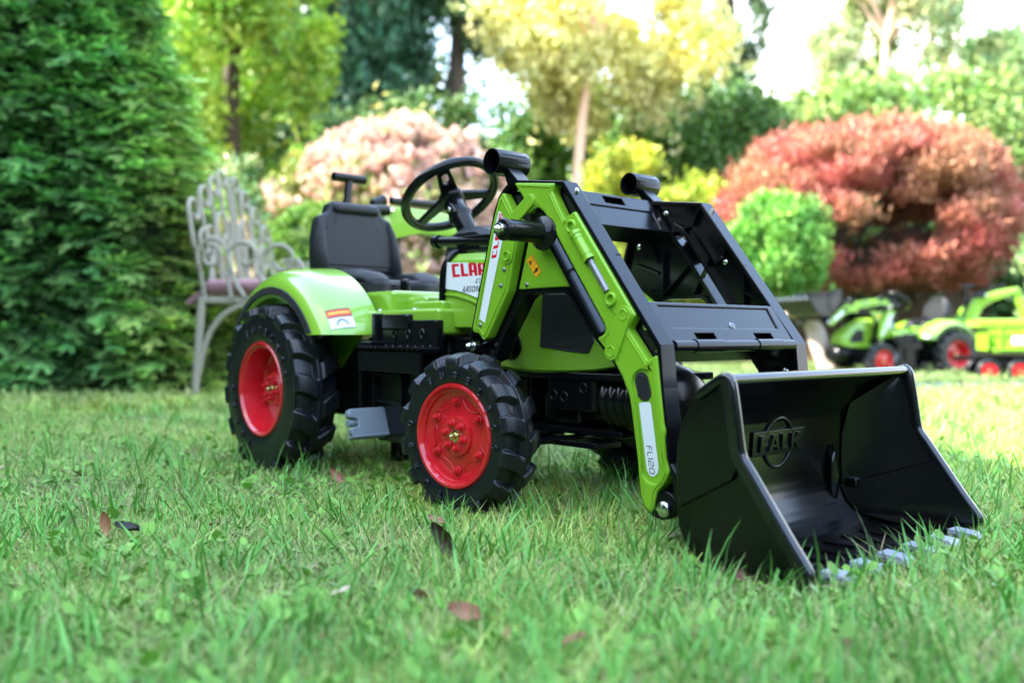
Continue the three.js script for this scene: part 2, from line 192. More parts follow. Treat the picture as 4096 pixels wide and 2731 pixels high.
function flat(pts, z, uvOf) { const g = new THREE.ShapeGeometry(shapeOf(pts)); const p = g.attributes.position, uv = g.attributes.uv; for (let i = 0; i < p.count; i++) { const q = uvOf(p.getX(i), p.getY(i)); uv.setXY(i, q[0], q[1]); p.setZ(i, z); } g.computeVertexNormals(); return g; }
const affine = (o, u, v) => (x, y) => { const dx = x - o[0], dy = y - o[1], det = u[0] * v[1] - u[1] * v[0]; return [(dx * v[1] - dy * v[0]) / det, (u[0] * dy - u[1] * dx) / det]; };
function makeArm(T, side) { // side +1 near, -1 far
  const F = side > 0 ? (g) => clean(g) : mirror, A = sub('loader_arm', T);
  const ribs = [[[0.703, 0.531], [0.745, 0.470]], [[0.745, 0.470], [0.800, 0.480]], [[0.800, 0.480], [0.818, 0.5155]], [[0.79, 0.495], [0.85, 0.41]], [[0.85, 0.41], [0.872, 0.437]], [[0.84, 0.425], [0.8, 0.355]], [[0.872, 0.437], [0.905, 0.400]], [[0.905, 0.33], [0.905, 0.405]], [[0.905, 0.36], [0.955, 0.338]], [[0.93, 0.275], [0.975, 0.31]], [[0.955, 0.19], [1.005, 0.215]], [[0.962, 0.24], [0.998, 0.16]], [[0.67, 0.42], [0.725, 0.40]], [[0.66, 0.38], [0.71, 0.37]], [[0.63, 0.34], [0.69, 0.30]], [[0.69, 0.49], [0.722, 0.42]], [[0.735, 0.44], [0.735, 0.36]], [[0.735, 0.36], [0.79, 0.41]]];
  const ring = plate(shapeOf(armOutline), Z0, Z1, 0.0015, 0, [inset(armOutline, 0.0052)]);
  const slotRing = plate(shapeOf(inset(slot, -0.0058)), Z0, Z1 - 0.001, 0.001, 0, [slot]);
  const web = plate(shapeOf(inset(armOutline, 0.003)), 0.1605, 0.1655, 0, 0, [inset(slot, -0.003)]);
  const rg = ribs.map(([a, b]) => { const l = Math.hypot(b[0] - a[0], b[1] - a[1]); return box(l, 0.0028, 0.010, 0, 0, 0, 0).rotateZ(Math.atan2(b[1] - a[1], b[0] - a[0])).translate((a[0] + b[0]) / 2, (a[1] + b[1]) / 2, 0.1555); });
  const spokes = []; for (let i = 0; i < 6; i++) spokes.push(box(0.03, 0.0024, 0.012, 0.015, 0, 0, 0).rotateZ(i * 1.05 + 0.3).translate(0.617, 0.272, 0.172));
  part('arm_frame', F(join(ring, slotRing, web, rg, spokes, latheZ([[0.006, 0.181], [0.0085, 0.181], [0.0085, 0.15], [0.006, 0.15]], 18).translate(0.617, 0.272, 0), latheZ([[0, 0.1822], [0.016, 0.1822], [0.019, 0.180], [0.019, 0.152], [0, 0.152]], 24).translate(1.012, 0.0655, 0))), M.blackGloss, A);
  const nuts = [[0.753, 0.495], [0.699, 0.414], [0.925, 0.3365], [0.944, 0.3175], [0.921, 0.267]];
  const ringAt = (x, y, r0, r1, h) => latheZ([[r0, 0], [r0, h], [r0 + 0.0012, h + 0.0006], [r1 - 0.0012, h + 0.0006], [r1, h], [r1, 0]], 28).translate(x, y, 0.1845);
  const hexRing = (x, y) => join(plate(shapeOf([0, 1, 2, 3, 4, 5].map(i => [x + 0.0088 * Math.cos(i * Math.PI / 3 + 0.4), y + 0.0088 * Math.sin(i * Math.PI / 3 + 0.4)])), 0.1845, 0.1895, 0.001, 0, [[0, 1, 2, 3, 4, 5].map(i => [x + 0.0062 * Math.cos(i * Math.PI / 3 + 0.4), y + 0.0062 * Math.sin(i * Math.PI / 3 + 0.4)])]));
  const oval = capsule([0.976, 0.223], [0.993, 0.112], 0.0205);
  const gf = plate(shapeOf(plateFront, 0.004), 0.166, 0.1850, 0.0025, 0, [oval]);
  const well = plate(capsule([0.976, 0.223], [0.993, 0.112], 0.0208), 0.170, 0.1815, 0, 0, []);
  const links = [plate(capsule([0.753, 0.495], [0.7105, 0.467], 0.0105), 0.184, 0.1892, 0.0015), plate(capsule([0.944, 0.3175], [0.921, 0.267], 0.0125), 0.184, 0.1884, 0.0012), plate(capsule([0.699, 0.414], [0.707, 0.446], 0.013), 0.184, 0.1872, 0.001)];
  const pad = plate(shapeOf([[0.830, 0.4555], [0.846, 0.4695], [0.9525, 0.3285], [0.9365, 0.3155], [0.924, 0.320]], 0.004), 0.184, 0.1868, 0.001);
  const dir = [0.043, -0.059].map(v => v / 0.073);
  const cyl = (t0, t1, r) => { const a = [0.8435, 0.446], L = 1; return cylBetween(V(a[0] + dir[0] * t0, a[1] + dir[1] * t0, 0.1865), V(a[0] + dir[0] * t1, a[1] + dir[1] * t1, 0.1865), r, r, 20); };
  const eye = (x, y) => latheZ([[0.0055, 0], [0.0055, 0.004], [0.0065, 0.005], [0.009, 0.005], [0.010, 0.004], [0.010, 0]], 26).translate(x, y, 0.186);
  const gr = plate(shapeOf(plateRear, 0.004), 0.166, 0.1850, 0.0025), inner = plate(shapeOf(inset(plateRear, 0.0062)), 0.1835, 0.1864, 0.0006, 0, [inset(plateRear, 0.0082)]);
  part('arm_plate', F(join(gf, well, plate(shapeOf(inset(plateFront, 0.0042)), 0.1835, 0.1860, 0.0005, 0, [inset(plateFront, 0.0060)]), links[1], pad, cyl(0.012, 0.062, 0.0085), cyl(0.010, 0.016, 0.0098), cyl(0.020, 0.023, 0.0092), cyl(0.056, 0.062, 0.0098), cyl(0.050, 0.053, 0.0092), eye(0.8425, 0.4475), eye(0.9205, 0.3395), [2, 3, 4].map(i => hexRing(...nuts[i])).slice(1), links[0], hexRing(...nuts[0]))), M.green, A);
  part('rear_arm_plate', F(join(gr, inner, links[2], hexRing(...nuts[1]))), M.green, A);
  part('gusset_plate', F(plate(shapeOf(gusset, 0.004), 0.164, 0.171, 0.0015)), M.green, A);
  part('piston_rod', F(cyl(0.060, 0.118, 0.0052)), M.steel, A);
  const grip = plate(capsule([0.9715, 0.2285], [0.9765, 0.2125], 0.0115), 0.181, 0.1832, 0.0006), gl = []; for (let i = -2; i <= 2; i++) gl.push(box(0.0014, 0.028, 0.0012, 0.974 + i * 0.0036, 0.2205, 0.1836, 0));
  part('grip_inlay', F(join(grip, ...gl)), M.matt, A);
  const st = [[0.967, 0.196], [0.969, 0.1985], [0.985, 0.200], [0.9878, 0.1975], [1.0015, 0.114], [0.9995, 0.106], [0.993, 0.1005], [0.986, 0.1015], [0.981, 0.108]];
  part('number_label', F(flat(st, 0.1822, affine([0.9805, 0.0995], [0.021, 0.0025], [-0.0155, 0.0985]))), side > 0 ? flPrint : M.white, A);
  const cs = [[0.675, 0.489], [0.684, 0.484], [0.6965, 0.468], [0.6435, 0.309], [0.6285, 0.316], [0.656, 0.412]];
  part('logo_label', F(flat(cs, 0.1856, affine([0.627, 0.311], [0.0165, -0.005], [0.0515, 0.178]))), side > 0 ? armPrint : M.white, A);
  part('caution_label', F(flat([[0.7275, 0.4055], [0.7405, 0.4155], [0.7625, 0.388], [0.7495, 0.3775]], 0.1716, affine([0.7275, 0.4055], [0.022, -0.028], [0.013, 0.010]))), side > 0 ? cautionPrint : M.yellowPad, A);
  for (const [x, y, z] of [[0.691, 0.393, 0.1852], [0.683, 0.368, 0.1852], [0.631, 0.306, 0.1852], [0.729, 0.368, 0.1712]]) part('plate_screw', F(screw(x, y, z, 0.0038)), M.steel, A);
  for (const [x, y] of [[0.704, 0.521], [0.723, 0.487], [0.832, 0.502], [0.842, 0.463], [0.964, 0.301], [0.988, 0.268]]) part('frame_screw', F(screw(x, y, 0.1658, 0.0052)), M.chrome, A);
  for (const [x, y] of [[0.735, 0.508], [0.862, 0.413], [0.672, 0.452], [0.978, 0.232]]) part('frame_screw', F(screw(x, y, 0.1602, 0.0055, -1)), M.chrome, A);
  part('pivot_bolt', F(join(latheZ([[0, 0.1905], [0.008, 0.1895], [0.0108, 0.186], [0.0108, 0.182], [0, 0.182]], 24).translate(1.012, 0.0605, 0), box(0.017, 0.0022, 0.001, 1.012, 0.0605, 0.1905, 0), box(0.0022, 0.017, 0.001, 1.012, 0.0605, 0.1906, 0))), M.chrome, A);
  part('rear_pivot_nut', F(join(hexNut(0.617, 0.272, 0.181, 0.0095, 0.010), latheZ([[0, 0.204], [0.003, 0.203], [0.005, 0.197], [0.0058, 0.19], [0, 0.19]], 16).translate(0.617, 0.272, 0))), M.chrome, A);
  // lever handle in the slot
  part('lever_handle', F(join(latheZ([[0, 0.183], [0.0255, 0.183], [0.0265, 0.186], [0.0255, 0.190], [0.016, 0.1915], [0.0158, 0.200], [0.0152, 0.262], [0.0165, 0.264], [0.0165, 0.268], [0.013, 0.2705], [0, 0.2705]].reverse().map(p => p), 32).translate(0.783, 0.4425, 0), [0, 1, 2, 3, 4, 5, 6, 7].map(i => box(0.0016, 0.003, 0.052, 0.0154, 0, 0.231, 0).rotateZ(i * 0.785 + 0.3).translate(0.783, 0.4425, 0)))), M.black, A);
  part('handle_nut', F(join(hexNut(0.783, 0.4425, 0.2705, 0.0098, 0.007), latheZ([[0, 0.284], [0.003, 0.283], [0.0055, 0.279], [0.006, 0.275], [0, 0.275]], 14).translate(0.783, 0.4425, 0))), M.chrome, A);
  // tube lamp holder on top
  const tubeG = join(creased(latheZ([[0.0165, 0.136], [0.0182, 0.1305], [0.0205, 0.1305], [0.0210, 0.133], [0.0210, 0.194], [0.0205, 0.1965], [0.0182, 0.1965], [0.0178, 0.193], [0.0172, 0.168], [0, 0.167]].reverse(), 36), 30), [0, 1, 2, 3, 4, 5, 6, 7, 8, 9, 10, 11].map(i => box(0.0012, 0.0022, 0.05, 0.0208, 0, 0.1635, 0).rotateZ(i * 0.5236)));
  part('tube_lamp', F(join(tubeG.translate(0.6725, 0.5655, 0), plate([[0.676, 0.552], [0.686, 0.555], [0.712, 0.530], [0.690, 0.520]], 0.153, 0.175, 0.001), plate([[0.684, 0.556], [0.690, 0.5555], [0.716, 0.531], [0.706, 0.531]], 0.150, 0.178, 0.001))), M.black, A);
}
function crossbar(T, name, top, bot, holes, rollers) { // a panel between the arms, in the plane through top and bot (x,y)
  const d = [bot[0] - top[0], bot[1] - top[1]], L = Math.hypot(...d), e = [d[0] / L, d[1] / L], n = [-e[1], e[0]]; // n: outwards (forward-up)
  const W = 0.152, pts = [[-W, 0], [W, 0], [W, L], [-W, L]], up = name === 'upper_crossbar', y0 = up ? 0.030 : 0.006, y1 = up ? L - 0.006 : L * 0.58, rec = [[-W + 0.016, y0], [W - 0.016, y0], [W - 0.022, y1], [-W + 0.022, y1]];
  const gs = [plate(shapeOf(pts), -0.010, 0, 0.0015, 0, [rec, ...holes]), plate(shapeOf(inset(rec, -0.002)), -0.010, -0.0025, 0, 0, []), box(2 * W, 0.004, 0.030, 0, 0.002, -0.020, 0.001), box(2 * W, 0.004, 0.030, 0, L - 0.002, -0.022, 0.001)];
  for (const h of holes) gs.push(plate(shapeOf(inset(h, -0.003)), -0.026, -0.001, 0, 0, [h]));
  for (const [k, [z0, z1]] of rollers.entries()) gs.push(new THREE.CylinderGeometry(k ? 0.0098 : 0.0085, k ? 0.0098 : 0.0085, z1 - z0, 20).rotateZ(Math.PI / 2).translate((z0 + z1) / 2, L - 0.004, -0.004));
  const g = join(gs), m = new THREE.Matrix4().makeBasis(V(0, 0, 1), V(e[0], e[1], 0), V(0, 0, 1).cross(V(e[0], e[1], 0)));
  g.applyMatrix4(m); g.translate(top[0], top[1], 0);
  const c = part(name, g, M.black, T);
  const P = sub(name + '_fittings', T); T.remove(P);
  const s = screw(0, 0, 0, 0.006); const q = new THREE.Mesh(s, M.steel); q.name = 'crossbar_screw'; q.applyMatrix4(new THREE.Matrix4().makeTranslation(top[0], top[1], 0).multiply(m).multiply(new THREE.Matrix4().makeTranslation(name === 'lower_crossbar' ? -0.015 : 0.09, L * (name === 'lower_crossbar' ? 0.5 : 0.3), -0.0025))); c.add(q);
  return c;
}
function bucketUV(g) { const p = g.attributes.position, n = g.attributes.normal, uv = g.attributes.uv; for (let i = 0; i < p.count; i++) { const side = Math.abs(n.getZ(i)) > 0.7; uv.setXY(i, side ? p.getX(i) * 3 : p.getZ(i) * 3, side ? p.getY(i) * 3 : (p.getX(i) + p.getY(i)) * 3); } return g; }
function makeBucket(T) {
  const B = sub('bucket', T), W = 0.222;
  const back = [[1.137, 0.236], [1.100, 0.212], [1.082, 0.187], [1.0735, 0.168], [1.070, 0.130], [1.0695, 0.085], [1.073, 0.060], [1.083, 0.038], [1.100, 0.022], [1.122, 0.0125], [1.165, 0.010], [1.243, 0.0145]];
  const fine = new THREE.CatmullRomCurve3(back.map(p => V(p[0], p[1], 0)), false, 'catmullrom', 0.3).getPoints(48).map(p => [p.x, p.y]);
  const outer = fine.map((p, i) => { const a = fine[Math.max(0, i - 1)], b = fine[Math.min(fine.length - 1, i + 1)], l = Math.hypot(b[0] - a[0], b[1] - a[1]); const n = [-(b[1] - a[1]) / l, (b[0] - a[0]) / l]; return [p[0] - n[0] * 0.005, p[1] - n[1] * 0.005]; });
  const shellR = []; for (const z of [-W, W]) shellR.push([...fine.map(p => [p[0], p[1], z]), ...outer.slice().reverse().map(p => [p[0], p[1], z])]);
  const shell = creased(loft(shellR, true, false), 30);
  const side = [[1.140, 0.238], [1.130, 0.226], [1.121, 0.213], [1.080, 0.181], [1.0725, 0.160], [1.0715, 0.110], [1.0765, 0.070], [1.060, 0.040], [1.068, 0.015], [1.09, 0.006], [1.238, 0.008], [1.246, 0.030], [1.185, 0.113], [1.161, 0.146], [1.152, 0.190]];
  const gs = [shell], rims = [];
  const sideIn = [...outer.filter((p, i) => i % 3 === 0), [1.246, 0.011], [1.246, 0.030], [1.185, 0.113], [1.161, 0.146], [1.152, 0.190]];
  for (const s of [-1, 1]) {
    const F = s > 0 ? clean : mirror;
    gs.push(F(plate(sideIn, W - 0.001, W + 0.004, 0.001)));
    gs.push(F(plate([[1.137, 0.236], [1.122, 0.2145], [1.081, 0.182], [1.0715, 0.160], [1.0705, 0.110], [1.074, 0.078], [1.150, 0.120], [1.163, 0.146], [1.152, 0.19]], W + 0.003, W + 0.0105, 0.002)));       // raised upper side panel
    { // inner end wall, leaning in towards the back, its lower part standing proud
      const bk = [[1.135, 0.232, 0.216], [1.0835, 0.187, 0.168], [1.0725, 0.140, 0.165], [1.0715, 0.095, 0.165], [1.0735, 0.066, 0.165], [1.0735, 0.063, 0.1595], [1.084, 0.040, 0.160], [1.102, 0.0225, 0.168], [1.150, 0.0112, 0.192]], fr = [[1.143, 0.234, 0.2195], [1.150, 0.205, 0.2195], [1.160, 0.155, 0.2195], [1.174, 0.131, 0.2195], [1.190, 0.108, 0.2195], [1.192, 0.105, 0.214], [1.222, 0.064, 0.214], [1.245, 0.031, 0.214], [1.243, 0.0155, 0.215]];
      const rows = []; for (let i = 0; i <= 6; i++) { const t = i / 6, e = 1 - Math.pow(1 - t, 1.25); rows.push(bk.map((b, k) => [b[0] + (fr[k][0] - b[0]) * t, b[1] + (fr[k][1] - b[1]) * t, b[2] + (fr[k][2] - b[2]) * e])); }
      gs.push(F(creased(loft(rows), 22))); }               // inner crease rib
    gs.push(F(box(0.020, 0.014, 0.016, 1.088, 0.068, 0.168, 0.003)));
    gs.push(F(plate([[1.052, 0.02], [1.046, 0.055], [1.045, 0.095], [1.022, 0.086], [0.998, 0.075], [0.995, 0.055], [1.008, 0.046]], W - 0.080, W - 0.072, 0.002)));   // bracket to the arm
    const rp = [[1.100, 0.2165], [1.134, 0.2375], [1.1425, 0.2385], [1.147, 0.230], [1.1525, 0.200], [1.1585, 0.160], [1.162, 0.1465], [1.172, 0.133], [1.195, 0.101], [1.225, 0.0595], [1.247, 0.030], [1.246, 0.020]];
    rims.push(F(tube(rp.map(p => V(p[0], p[1], W + 0.004)), 0.0068, 70, 10)));
    rims.push(F(creased(loft(rp.slice(1, 11).map(p => { const t = (p[1] < 0.15 ? [0.8, 0.6] : [0.985, 0.17]), w = 0.010; return [[p[0] - t[0] * w, p[1] - t[1] * w, W + 0.011], [p[0] + 0.002 * t[0], p[1] + 0.002 * t[1], W + 0.0118], [p[0] + 0.002 * t[0], p[1] + 0.002 * t[1], W - 0.004], [p[0] - t[0] * w, p[1] - t[1] * w, W - 0.005]]; }), true), 30)));
  }
  for (let i = -4; i <= 4; i++) gs.push(box(0.10, 0.003, 0.006, 1.185, 0.0125, i * 0.05, 0.001));
  gs.push(latheZ([[0, 0.012], [0.02, 0.008], [0.03, 0], [0, 0]], 24).rotateY(Math.PI / 2).scale(1, 1.6, 0.45).translate(1.072, 0.078, -0.135));
  part('bucket_shell', bucketUV(join(gs)), M.bucket, B);
  part('bucket_rim', join(rims, tube([-W - 0.006, -0.12, 0, 0.12, W + 0.006].map(z => V(1.141, 0.2365, z)), 0.0072, 12, 12), box(0.012, 0.008, 2 * W, 1.135, 0.2335, 0, 0.002)), M.rim, B);
  const em = [new THREE.TorusGeometry(0.0345, 0.0028, 10, 40).rotateY(Math.PI / 2).translate(0, 0, 0), box(0.0022, 0.034, 0.128, 0.0010, 0.001, 0, 0.001)];
  const tg = new TextGeometry('FALK', { font, size: 0.0225, depth: 0.0045, curveSegments: 4 }); tg.computeBoundingBox(); const tb = tg.boundingBox; tg.translate(-(tb.max.x + tb.min.x) / 2, -(tb.max.y + tb.min.y) / 2, 0); tg.scale(1.4, 1, 1).rotateY(Math.PI / 2).translate(0.0012, 0.001, 0);
  part('raised_emblem', join(em, tg).rotateZ(-0.09).translate(1.0722, 0.1405, 0.010), M.black, B);
  for (let i = 0; i < 6; i++) { const t = part('bucket_tooth', toothG, M.tooth, B); t.position.set(1.252, 0.0150, 0.160 - i * 0.068); }
}
const toothG = creased(loft([[-0.022, 0.005, -0.004, 0.0135], [0.008, 0.003, -0.005, 0.013], [0.015, -0.0035, -0.006, 0.012]].map(([x, t, b, w]) => [[x, t, -w], [x, t, w], [x, b, w], [x, b, -w]]), true, true), 20);

function makeTractor(name, label) {
  const T = thing(name, label, 'toy tractor');
  // ---- wheels
  const front = makeWheel(0.130, 0.034, 0.082, 14, 0.013, [['TUBELESS', 0.0915, 1.98, 0.31, 0.0108], ['TURBO', 0.0915, 4.36, 0.366, 0.0108]]);
  const rear = makeWheel(0.176, 0.046, 0.098, 14, 0.050, [['TUBELESS', 0.118, 1.98, 0.24, 0.014], ['TURBO', 0.118, 4.36, 0.3, 0.014]]);
  for (const s of [1, -1]) { const f = s > 0 ? front : front.clone(), r = s > 0 ? rear : rear.clone(); f.name = 'front_wheel'; r.name = 'rear_wheel'; f.position.set(0.637, 0.130, s * 0.217); r.position.set(0, 0.176, s * 0.222); f.rotation.order = 'YXZ'; f.rotation.y = (s > 0 ? 0 : Math.PI) + 0.104; r.rotation.y = s > 0 ? 0 : Math.PI; f.rotation.z = 0.1; T.add(f, r); }
  // ---- chassis
  part('chassis', join(box(0.72, 0.11, 0.13, 0.26, 0.195, 0, 0.008), box(0.30, 0.16, 0.26, 0.02, 0.20, 0, 0.01), box(0.05, 0.2, 0.19, 0.245, 0.19, 0, 0.006), box(0.16, 0.05, 0.20, 0.52, 0.262, 0, 0.006), box(0.02, 0.20, 0.03, 0.205, 0.185, 0.11, 0.004), box(0.02, 0.20, 0.03, 0.205, 0.185, -0.11, 0.004), box(0.03, 0.09, 0.03, 0.215, 0.075, 0.06, 0.004), box(0.46, 0.012, 0.075, 0.66, 0.224, 0.055, 0.003), box(0.46, 0.012, 0.075, 0.66, 0.224, -0.055, 0.003)), M.black, T);
  part('rear_axle', join(cylBetween(V(0, 0.176, -0.2), V(0, 0.176, 0.2), 0.012), cylBetween(V(0, 0.176, -0.17), V(0, 0.176, 0.17), 0.035)), M.black, T);
  const stair = (s) => { const F = s > 0 ? clean : mirror, g = [box(0.205, 0.010, 0.048, 0.362, 0.262, 0.165, 0.002), box(0.205, 0.045, 0.010, 0.362, 0.243, 0.184, 0.002), box(0.20, 0.055, 0.02, 0.362, 0.290, 0.141, 0.004), box(0.085, 0.030, 0.03, 0.338, 0.314, 0.143, 0.005), box(0.016, 0.07, 0.03, 0.272, 0.297, 0.146, 0.004), box(0.045, 0.012, 0.05, 0.275, 0.272, 0.16, 0.003), box(0.21, 0.16, 0.02, 0.38, 0.165, 0.145, 0.004), box(0.1, 0.005, 0.012, 0.325, 0.214, 0.160, 0.001), box(0.1, 0.005, 0.012, 0.325, 0.163, 0.160, 0.001), box(0.006, 0.07, 0.012, 0.278, 0.19, 0.160, 0.001), box(0.006, 0.1, 0.012, 0.372, 0.19, 0.160, 0.001)];
    for (let i = 0; i < 14; i++) g.push(box(0.0065, 0.007, 0.006, 0.2655 + i * 0.0150, 0.265, 0.1895, 0.0012)); for (let i = 0; i < 3; i++) g.push(latheZ([[0.0035, 0], [0.0035, 0.003], [0.0065, 0.0035], [0.0072, 0]], 16).scale(1, 1.5, 1).translate(0.332 + i * 0.045, 0.291, 0.1505)); for (let i = 0; i < 7; i++) g.push(new THREE.SphereGeometry(0.0032, 8, 6).translate(0.31 + i * 0.024, 0.268, 0.156));
    return F(join(g)); };
  for (const s of [1, -1]) part('footstep', stair(s), M.black, T);
  // ---- green body under the seat
  part('body_panel', join(box(0.62, 0.048, 0.286, 0.15, 0.314, 0, 0.007), box(0.40, 0.050, 0.20, 0.05, 0.355, 0, 0.01), box(0.09, 0.04, 0.13, 0.27, 0.348, 0, 0.01), box(0.1, 0.02, 0.25, 0.40, 0.343, 0, 0.006)), M.greenGloss, T);
  for (const s of [1, -1]) for (const x of [0.245, 0.365]) { const q = part('body_screw', screw(0, 0, 0, 0.0045).rotateX(-Math.PI / 2), M.chrome, T); q.position.set(x, 0.3382, 0.128 * s); }
  // ---- fenders
  const fender = (s) => { const F = s > 0 ? clean : mirror, cx = 0.018, cy = 0.182, yb = 0.2905, sec = [[0.188, 0.2475], [0.189, 0.2525], [0.196, 0.2545], [0.2065, 0.2535], [0.218, 0.249], [0.230, 0.240], [0.240, 0.226], [0.2465, 0.205], [0.250, 0.18], [0.252, 0.15], [0.253, 0.12]]; const N = 44, rings = [];
    for (let i = 0; i <= N; i++) rings.push(sec.map(([r, z]) => { const a0 = Math.asin((yb - cy) / r), a1 = Math.PI - Math.asin((0.300 - cy) / r) ; const a = a0 + (a1 - a0) * i / N; const k = z < 0.225 ? 0.07 * Math.max(0, -Math.cos(a)) * (0.225 - z) : 0; return [cx + r * Math.cos(a), cy + r * Math.sin(a), z + k * 0]; }));
    const inner = rings.map(R => R.map(p => { const dx = p[0] - cx, dy = p[1] - cy, r = Math.hypot(dx, dy), k = (r - 0.0035) / r; return [cx + dx * k, cy + dy * k, p[2] - 0.0035]; }).reverse());
    const solid = rings.map((R, i) => [...R, ...inner[i]]); return F(creased(loft(solid, true, true), 34)); };
  const stripe = (s) => { const F = s > 0 ? clean : mirror, cx = 0.018, cy = 0.182, rings = [], N = 44; for (let i = 0; i <= N; i++) { const ring = []; for (const [r, z] of [[0.1925, 0.2545], [0.1935, 0.2568], [0.2075, 0.2553], [0.2085, 0.2525]]) { const a0 = Math.asin((0.2935 - cy) / r), a1 = Math.PI - Math.asin((0.303 - cy) / r), a = a0 + (a1 - a0) * i / N; ring.push([cx + r * Math.cos(a), cy + r * Math.sin(a), z]); } rings.push(ring); } return F(creased(loft(rings, true, true), 30)); };
  for (const s of [1, -1]) { const f = part('fender', fender(s), M.greenGloss, T); part('fender_strip', stripe(s), M.matt, f);
    const F = s > 0 ? clean : mirror; part('inner_guard', F(plate([[-0.14, 0.30], [-0.12, 0.36], [-0.06, 0.405], [0.02, 0.42], [0.1, 0.40], [0.16, 0.35], [0.19, 0.295], [0.1, 0.22], [-0.08, 0.22]], 0.128, 0.134, 0)), M.greenDark, f);
    const rings = []; for (let i = 0; i <= 8; i++) { const ring = []; for (let j = 0; j <= 6; j++) { const z = 0.228 - 0.050 * j / 6, a = 0.70 - 0.185 * i / 8, r = 0.2535 - (z > 0.205 ? (z - 0.205) * 0.30 : 0) - 0.004 * ((z - 0.18) / 0.05); const rr2 = interpR(z) + 0.0014; ring.push([0.018 + rr2 * Math.cos(a), 0.182 + rr2 * Math.sin(a), z]); } rings.push(ring); } part('fender_label', F(loft(rings.map(r => r.slice()).reverse())), fenderPrint, f); }
  // ---- hood: stations x, half width, top y, bottom y
  const ST = [[0.432, 0.108, 0.448, 0.300], [0.50, 0.109, 0.446, 0.300], [0.575, 0.108, 0.440, 0.298], [0.576, 0.106, 0.440, 0.232], [0.62, 0.105, 0.434, 0.228], [0.672, 0.103, 0.412, 0.2265], [0.740, 0.095, 0.382, 0.2285], [0.795, 0.084, 0.346, 0.233], [0.828, 0.070, 0.322, 0.240], [0.846, 0.050, 0.306, 0.252], [0.850, 0.034, 0.296, 0.262]];
  const hoodSec = ([x, w, t, b]) => { const h = t - b, o = []; const half = [[0.78, 0], [0.93, 0.004], [0.985, 0.03], [1, 0.16], [1, 0.42], [0.985, 0.50], [0.995, 0.53], [0.985, 0.72], [0.93, 0.86], [0.82, 0.945], [0.6, 0.985], [0.3, 0.998], [0, 1]]; for (const [a, c] of half) o.push([x, b + h * c, w * a]); for (let i = half.length - 2; i >= 0; i--) o.push([x, b + h * half[i][1], -w * half[i][0]]); return o; };
  const hw = (x) => { for (let i = 0; i < ST.length - 1; i++) if (x <= ST[i + 1][0]) { const t = (x - ST[i][0]) / (ST[i + 1][0] - ST[i][0]); return ST[i][1] + (ST[i + 1][1] - ST[i][1]) * t; } return 0.03; };
  const hood = part('hood', creased(loft(ST.map(hoodSec), true, true), 26), M.greenGloss, T);
  const onHood = (pts, lift) => { const g = new THREE.ShapeGeometry(pts instanceof THREE.Shape ? pts : shapeOf(pts, 0.004), 6); return g; };
  for (const s of [1, -1]) { const F = s > 0 ? clean : mirror;
    const wrap = (g, lift) => { const p = g.attributes.position; for (let i = 0; i < p.count; i++) p.setZ(i, p.getZ(i) + hw(p.getX(i)) + lift); g.computeVertexNormals(); return g; };
    part('side_grille', F(wrap(plate([[0.692, 0.357], [0.686, 0.270], [0.745, 0.2635], [0.782, 0.2605], [0.792, 0.280], [0.786, 0.305], [0.765, 0.332], [0.742, 0.356]], 0, 0.004, 0.0012, 0.003), -0.001)), M.grille, hood);
    part('headlight', F(wrap(plate([[0.806, 0.292], [0.826, 0.286], [0.838, 0.272], [0.822, 0.275], [0.806, 0.284]], 0, 0.004, 0.001), -0.004)), M.chrome, hood);
    const sg = flat([[0.4425, 0.4235], [0.4335, 0.3755], [0.47, 0.371], [0.51, 0.362], [0.572, 0.343], [0.60, 0.350], [0.604, 0.412]], 0, affine([0.4335, 0.345], [0.18, 0], [0, 0.079])); part('logo_panel', F(wrap(sg, 0.0015)), s > 0 ? hoodPrint : M.white, hood);
    part('hood_crease', F(wrap(plate([[0.432, 0.368], [0.47, 0.364], [0.51, 0.355], [0.565, 0.336], [0.565, 0.331], [0.51, 0.350], [0.47, 0.359], [0.432, 0.363]], 0, 0.004, 0.0012), -0.0005)), M.greenGloss, hood);
    part('pivot_boss', F(join(latheZ([[0, 0.15], [0.0115, 0.15], [0.0115, 0.112], [0.014, 0.109], [0.0235, 0.108], [0.025, 0.105], [0.0235, 0.100], [0, 0.100]].reverse(), 26).translate(0.617, 0.272, 0))), M.black, T);
    part('dash_edge', F(tube([V(0.428, 0.225, 0.110), V(0.429, 0.30, 0.111), V(0.431, 0.38, 0.111), V(0.434, 0.415, 0.108), V(0.440, 0.438, 0.095), V(0.445, 0.449, 0.07), V(0.447, 0.452, 0.0)], 0.0072, 40, 8)), M.blackGloss, T); }
  part('dashboard', join(box(0.012, 0.22, 0.20, 0.428, 0.335, 0, 0.004), creased(loft([0.335, 0.36, 0.40, 0.45, 0.49, 0.52].map((x, i) => { const t = [0.468, 0.490, 0.500, 0.500, 0.485, 0.452][i], w = [0.032, 0.045, 0.052, 0.052, 0.05, 0.04][i]; return [[x, 0.44, w], [x, t - 0.016, w], [x, t - 0.004, w * 0.75], [x, t, 0.0], [x, t - 0.004, -w * 0.75], [x, t - 0.016, -w], [x, 0.44, -w]]; }), true, true), 30)), M.seat, T);
  part('hand_brake', join(cylBetween(V(0.385, 0.467, 0.085), V(0.54, 0.457, 0.078), 0.0095), box(0.13, 0.006, 0.016, 0.47, 0.468, 0.081, 0.002), cylBetween(V(0.385, 0.467, 0.085), V(0.373, 0.4678, 0.0855), 0.013), box(0.05, 0.016, 0.012, 0.47, 0.452, 0.080, 0.002), box(0.006, 0.016, 0.01, 0.445, 0.447, 0.082, 0.001), box(0.006, 0.016, 0.01, 0.458, 0.447, 0.082, 0.001)), M.black, T);
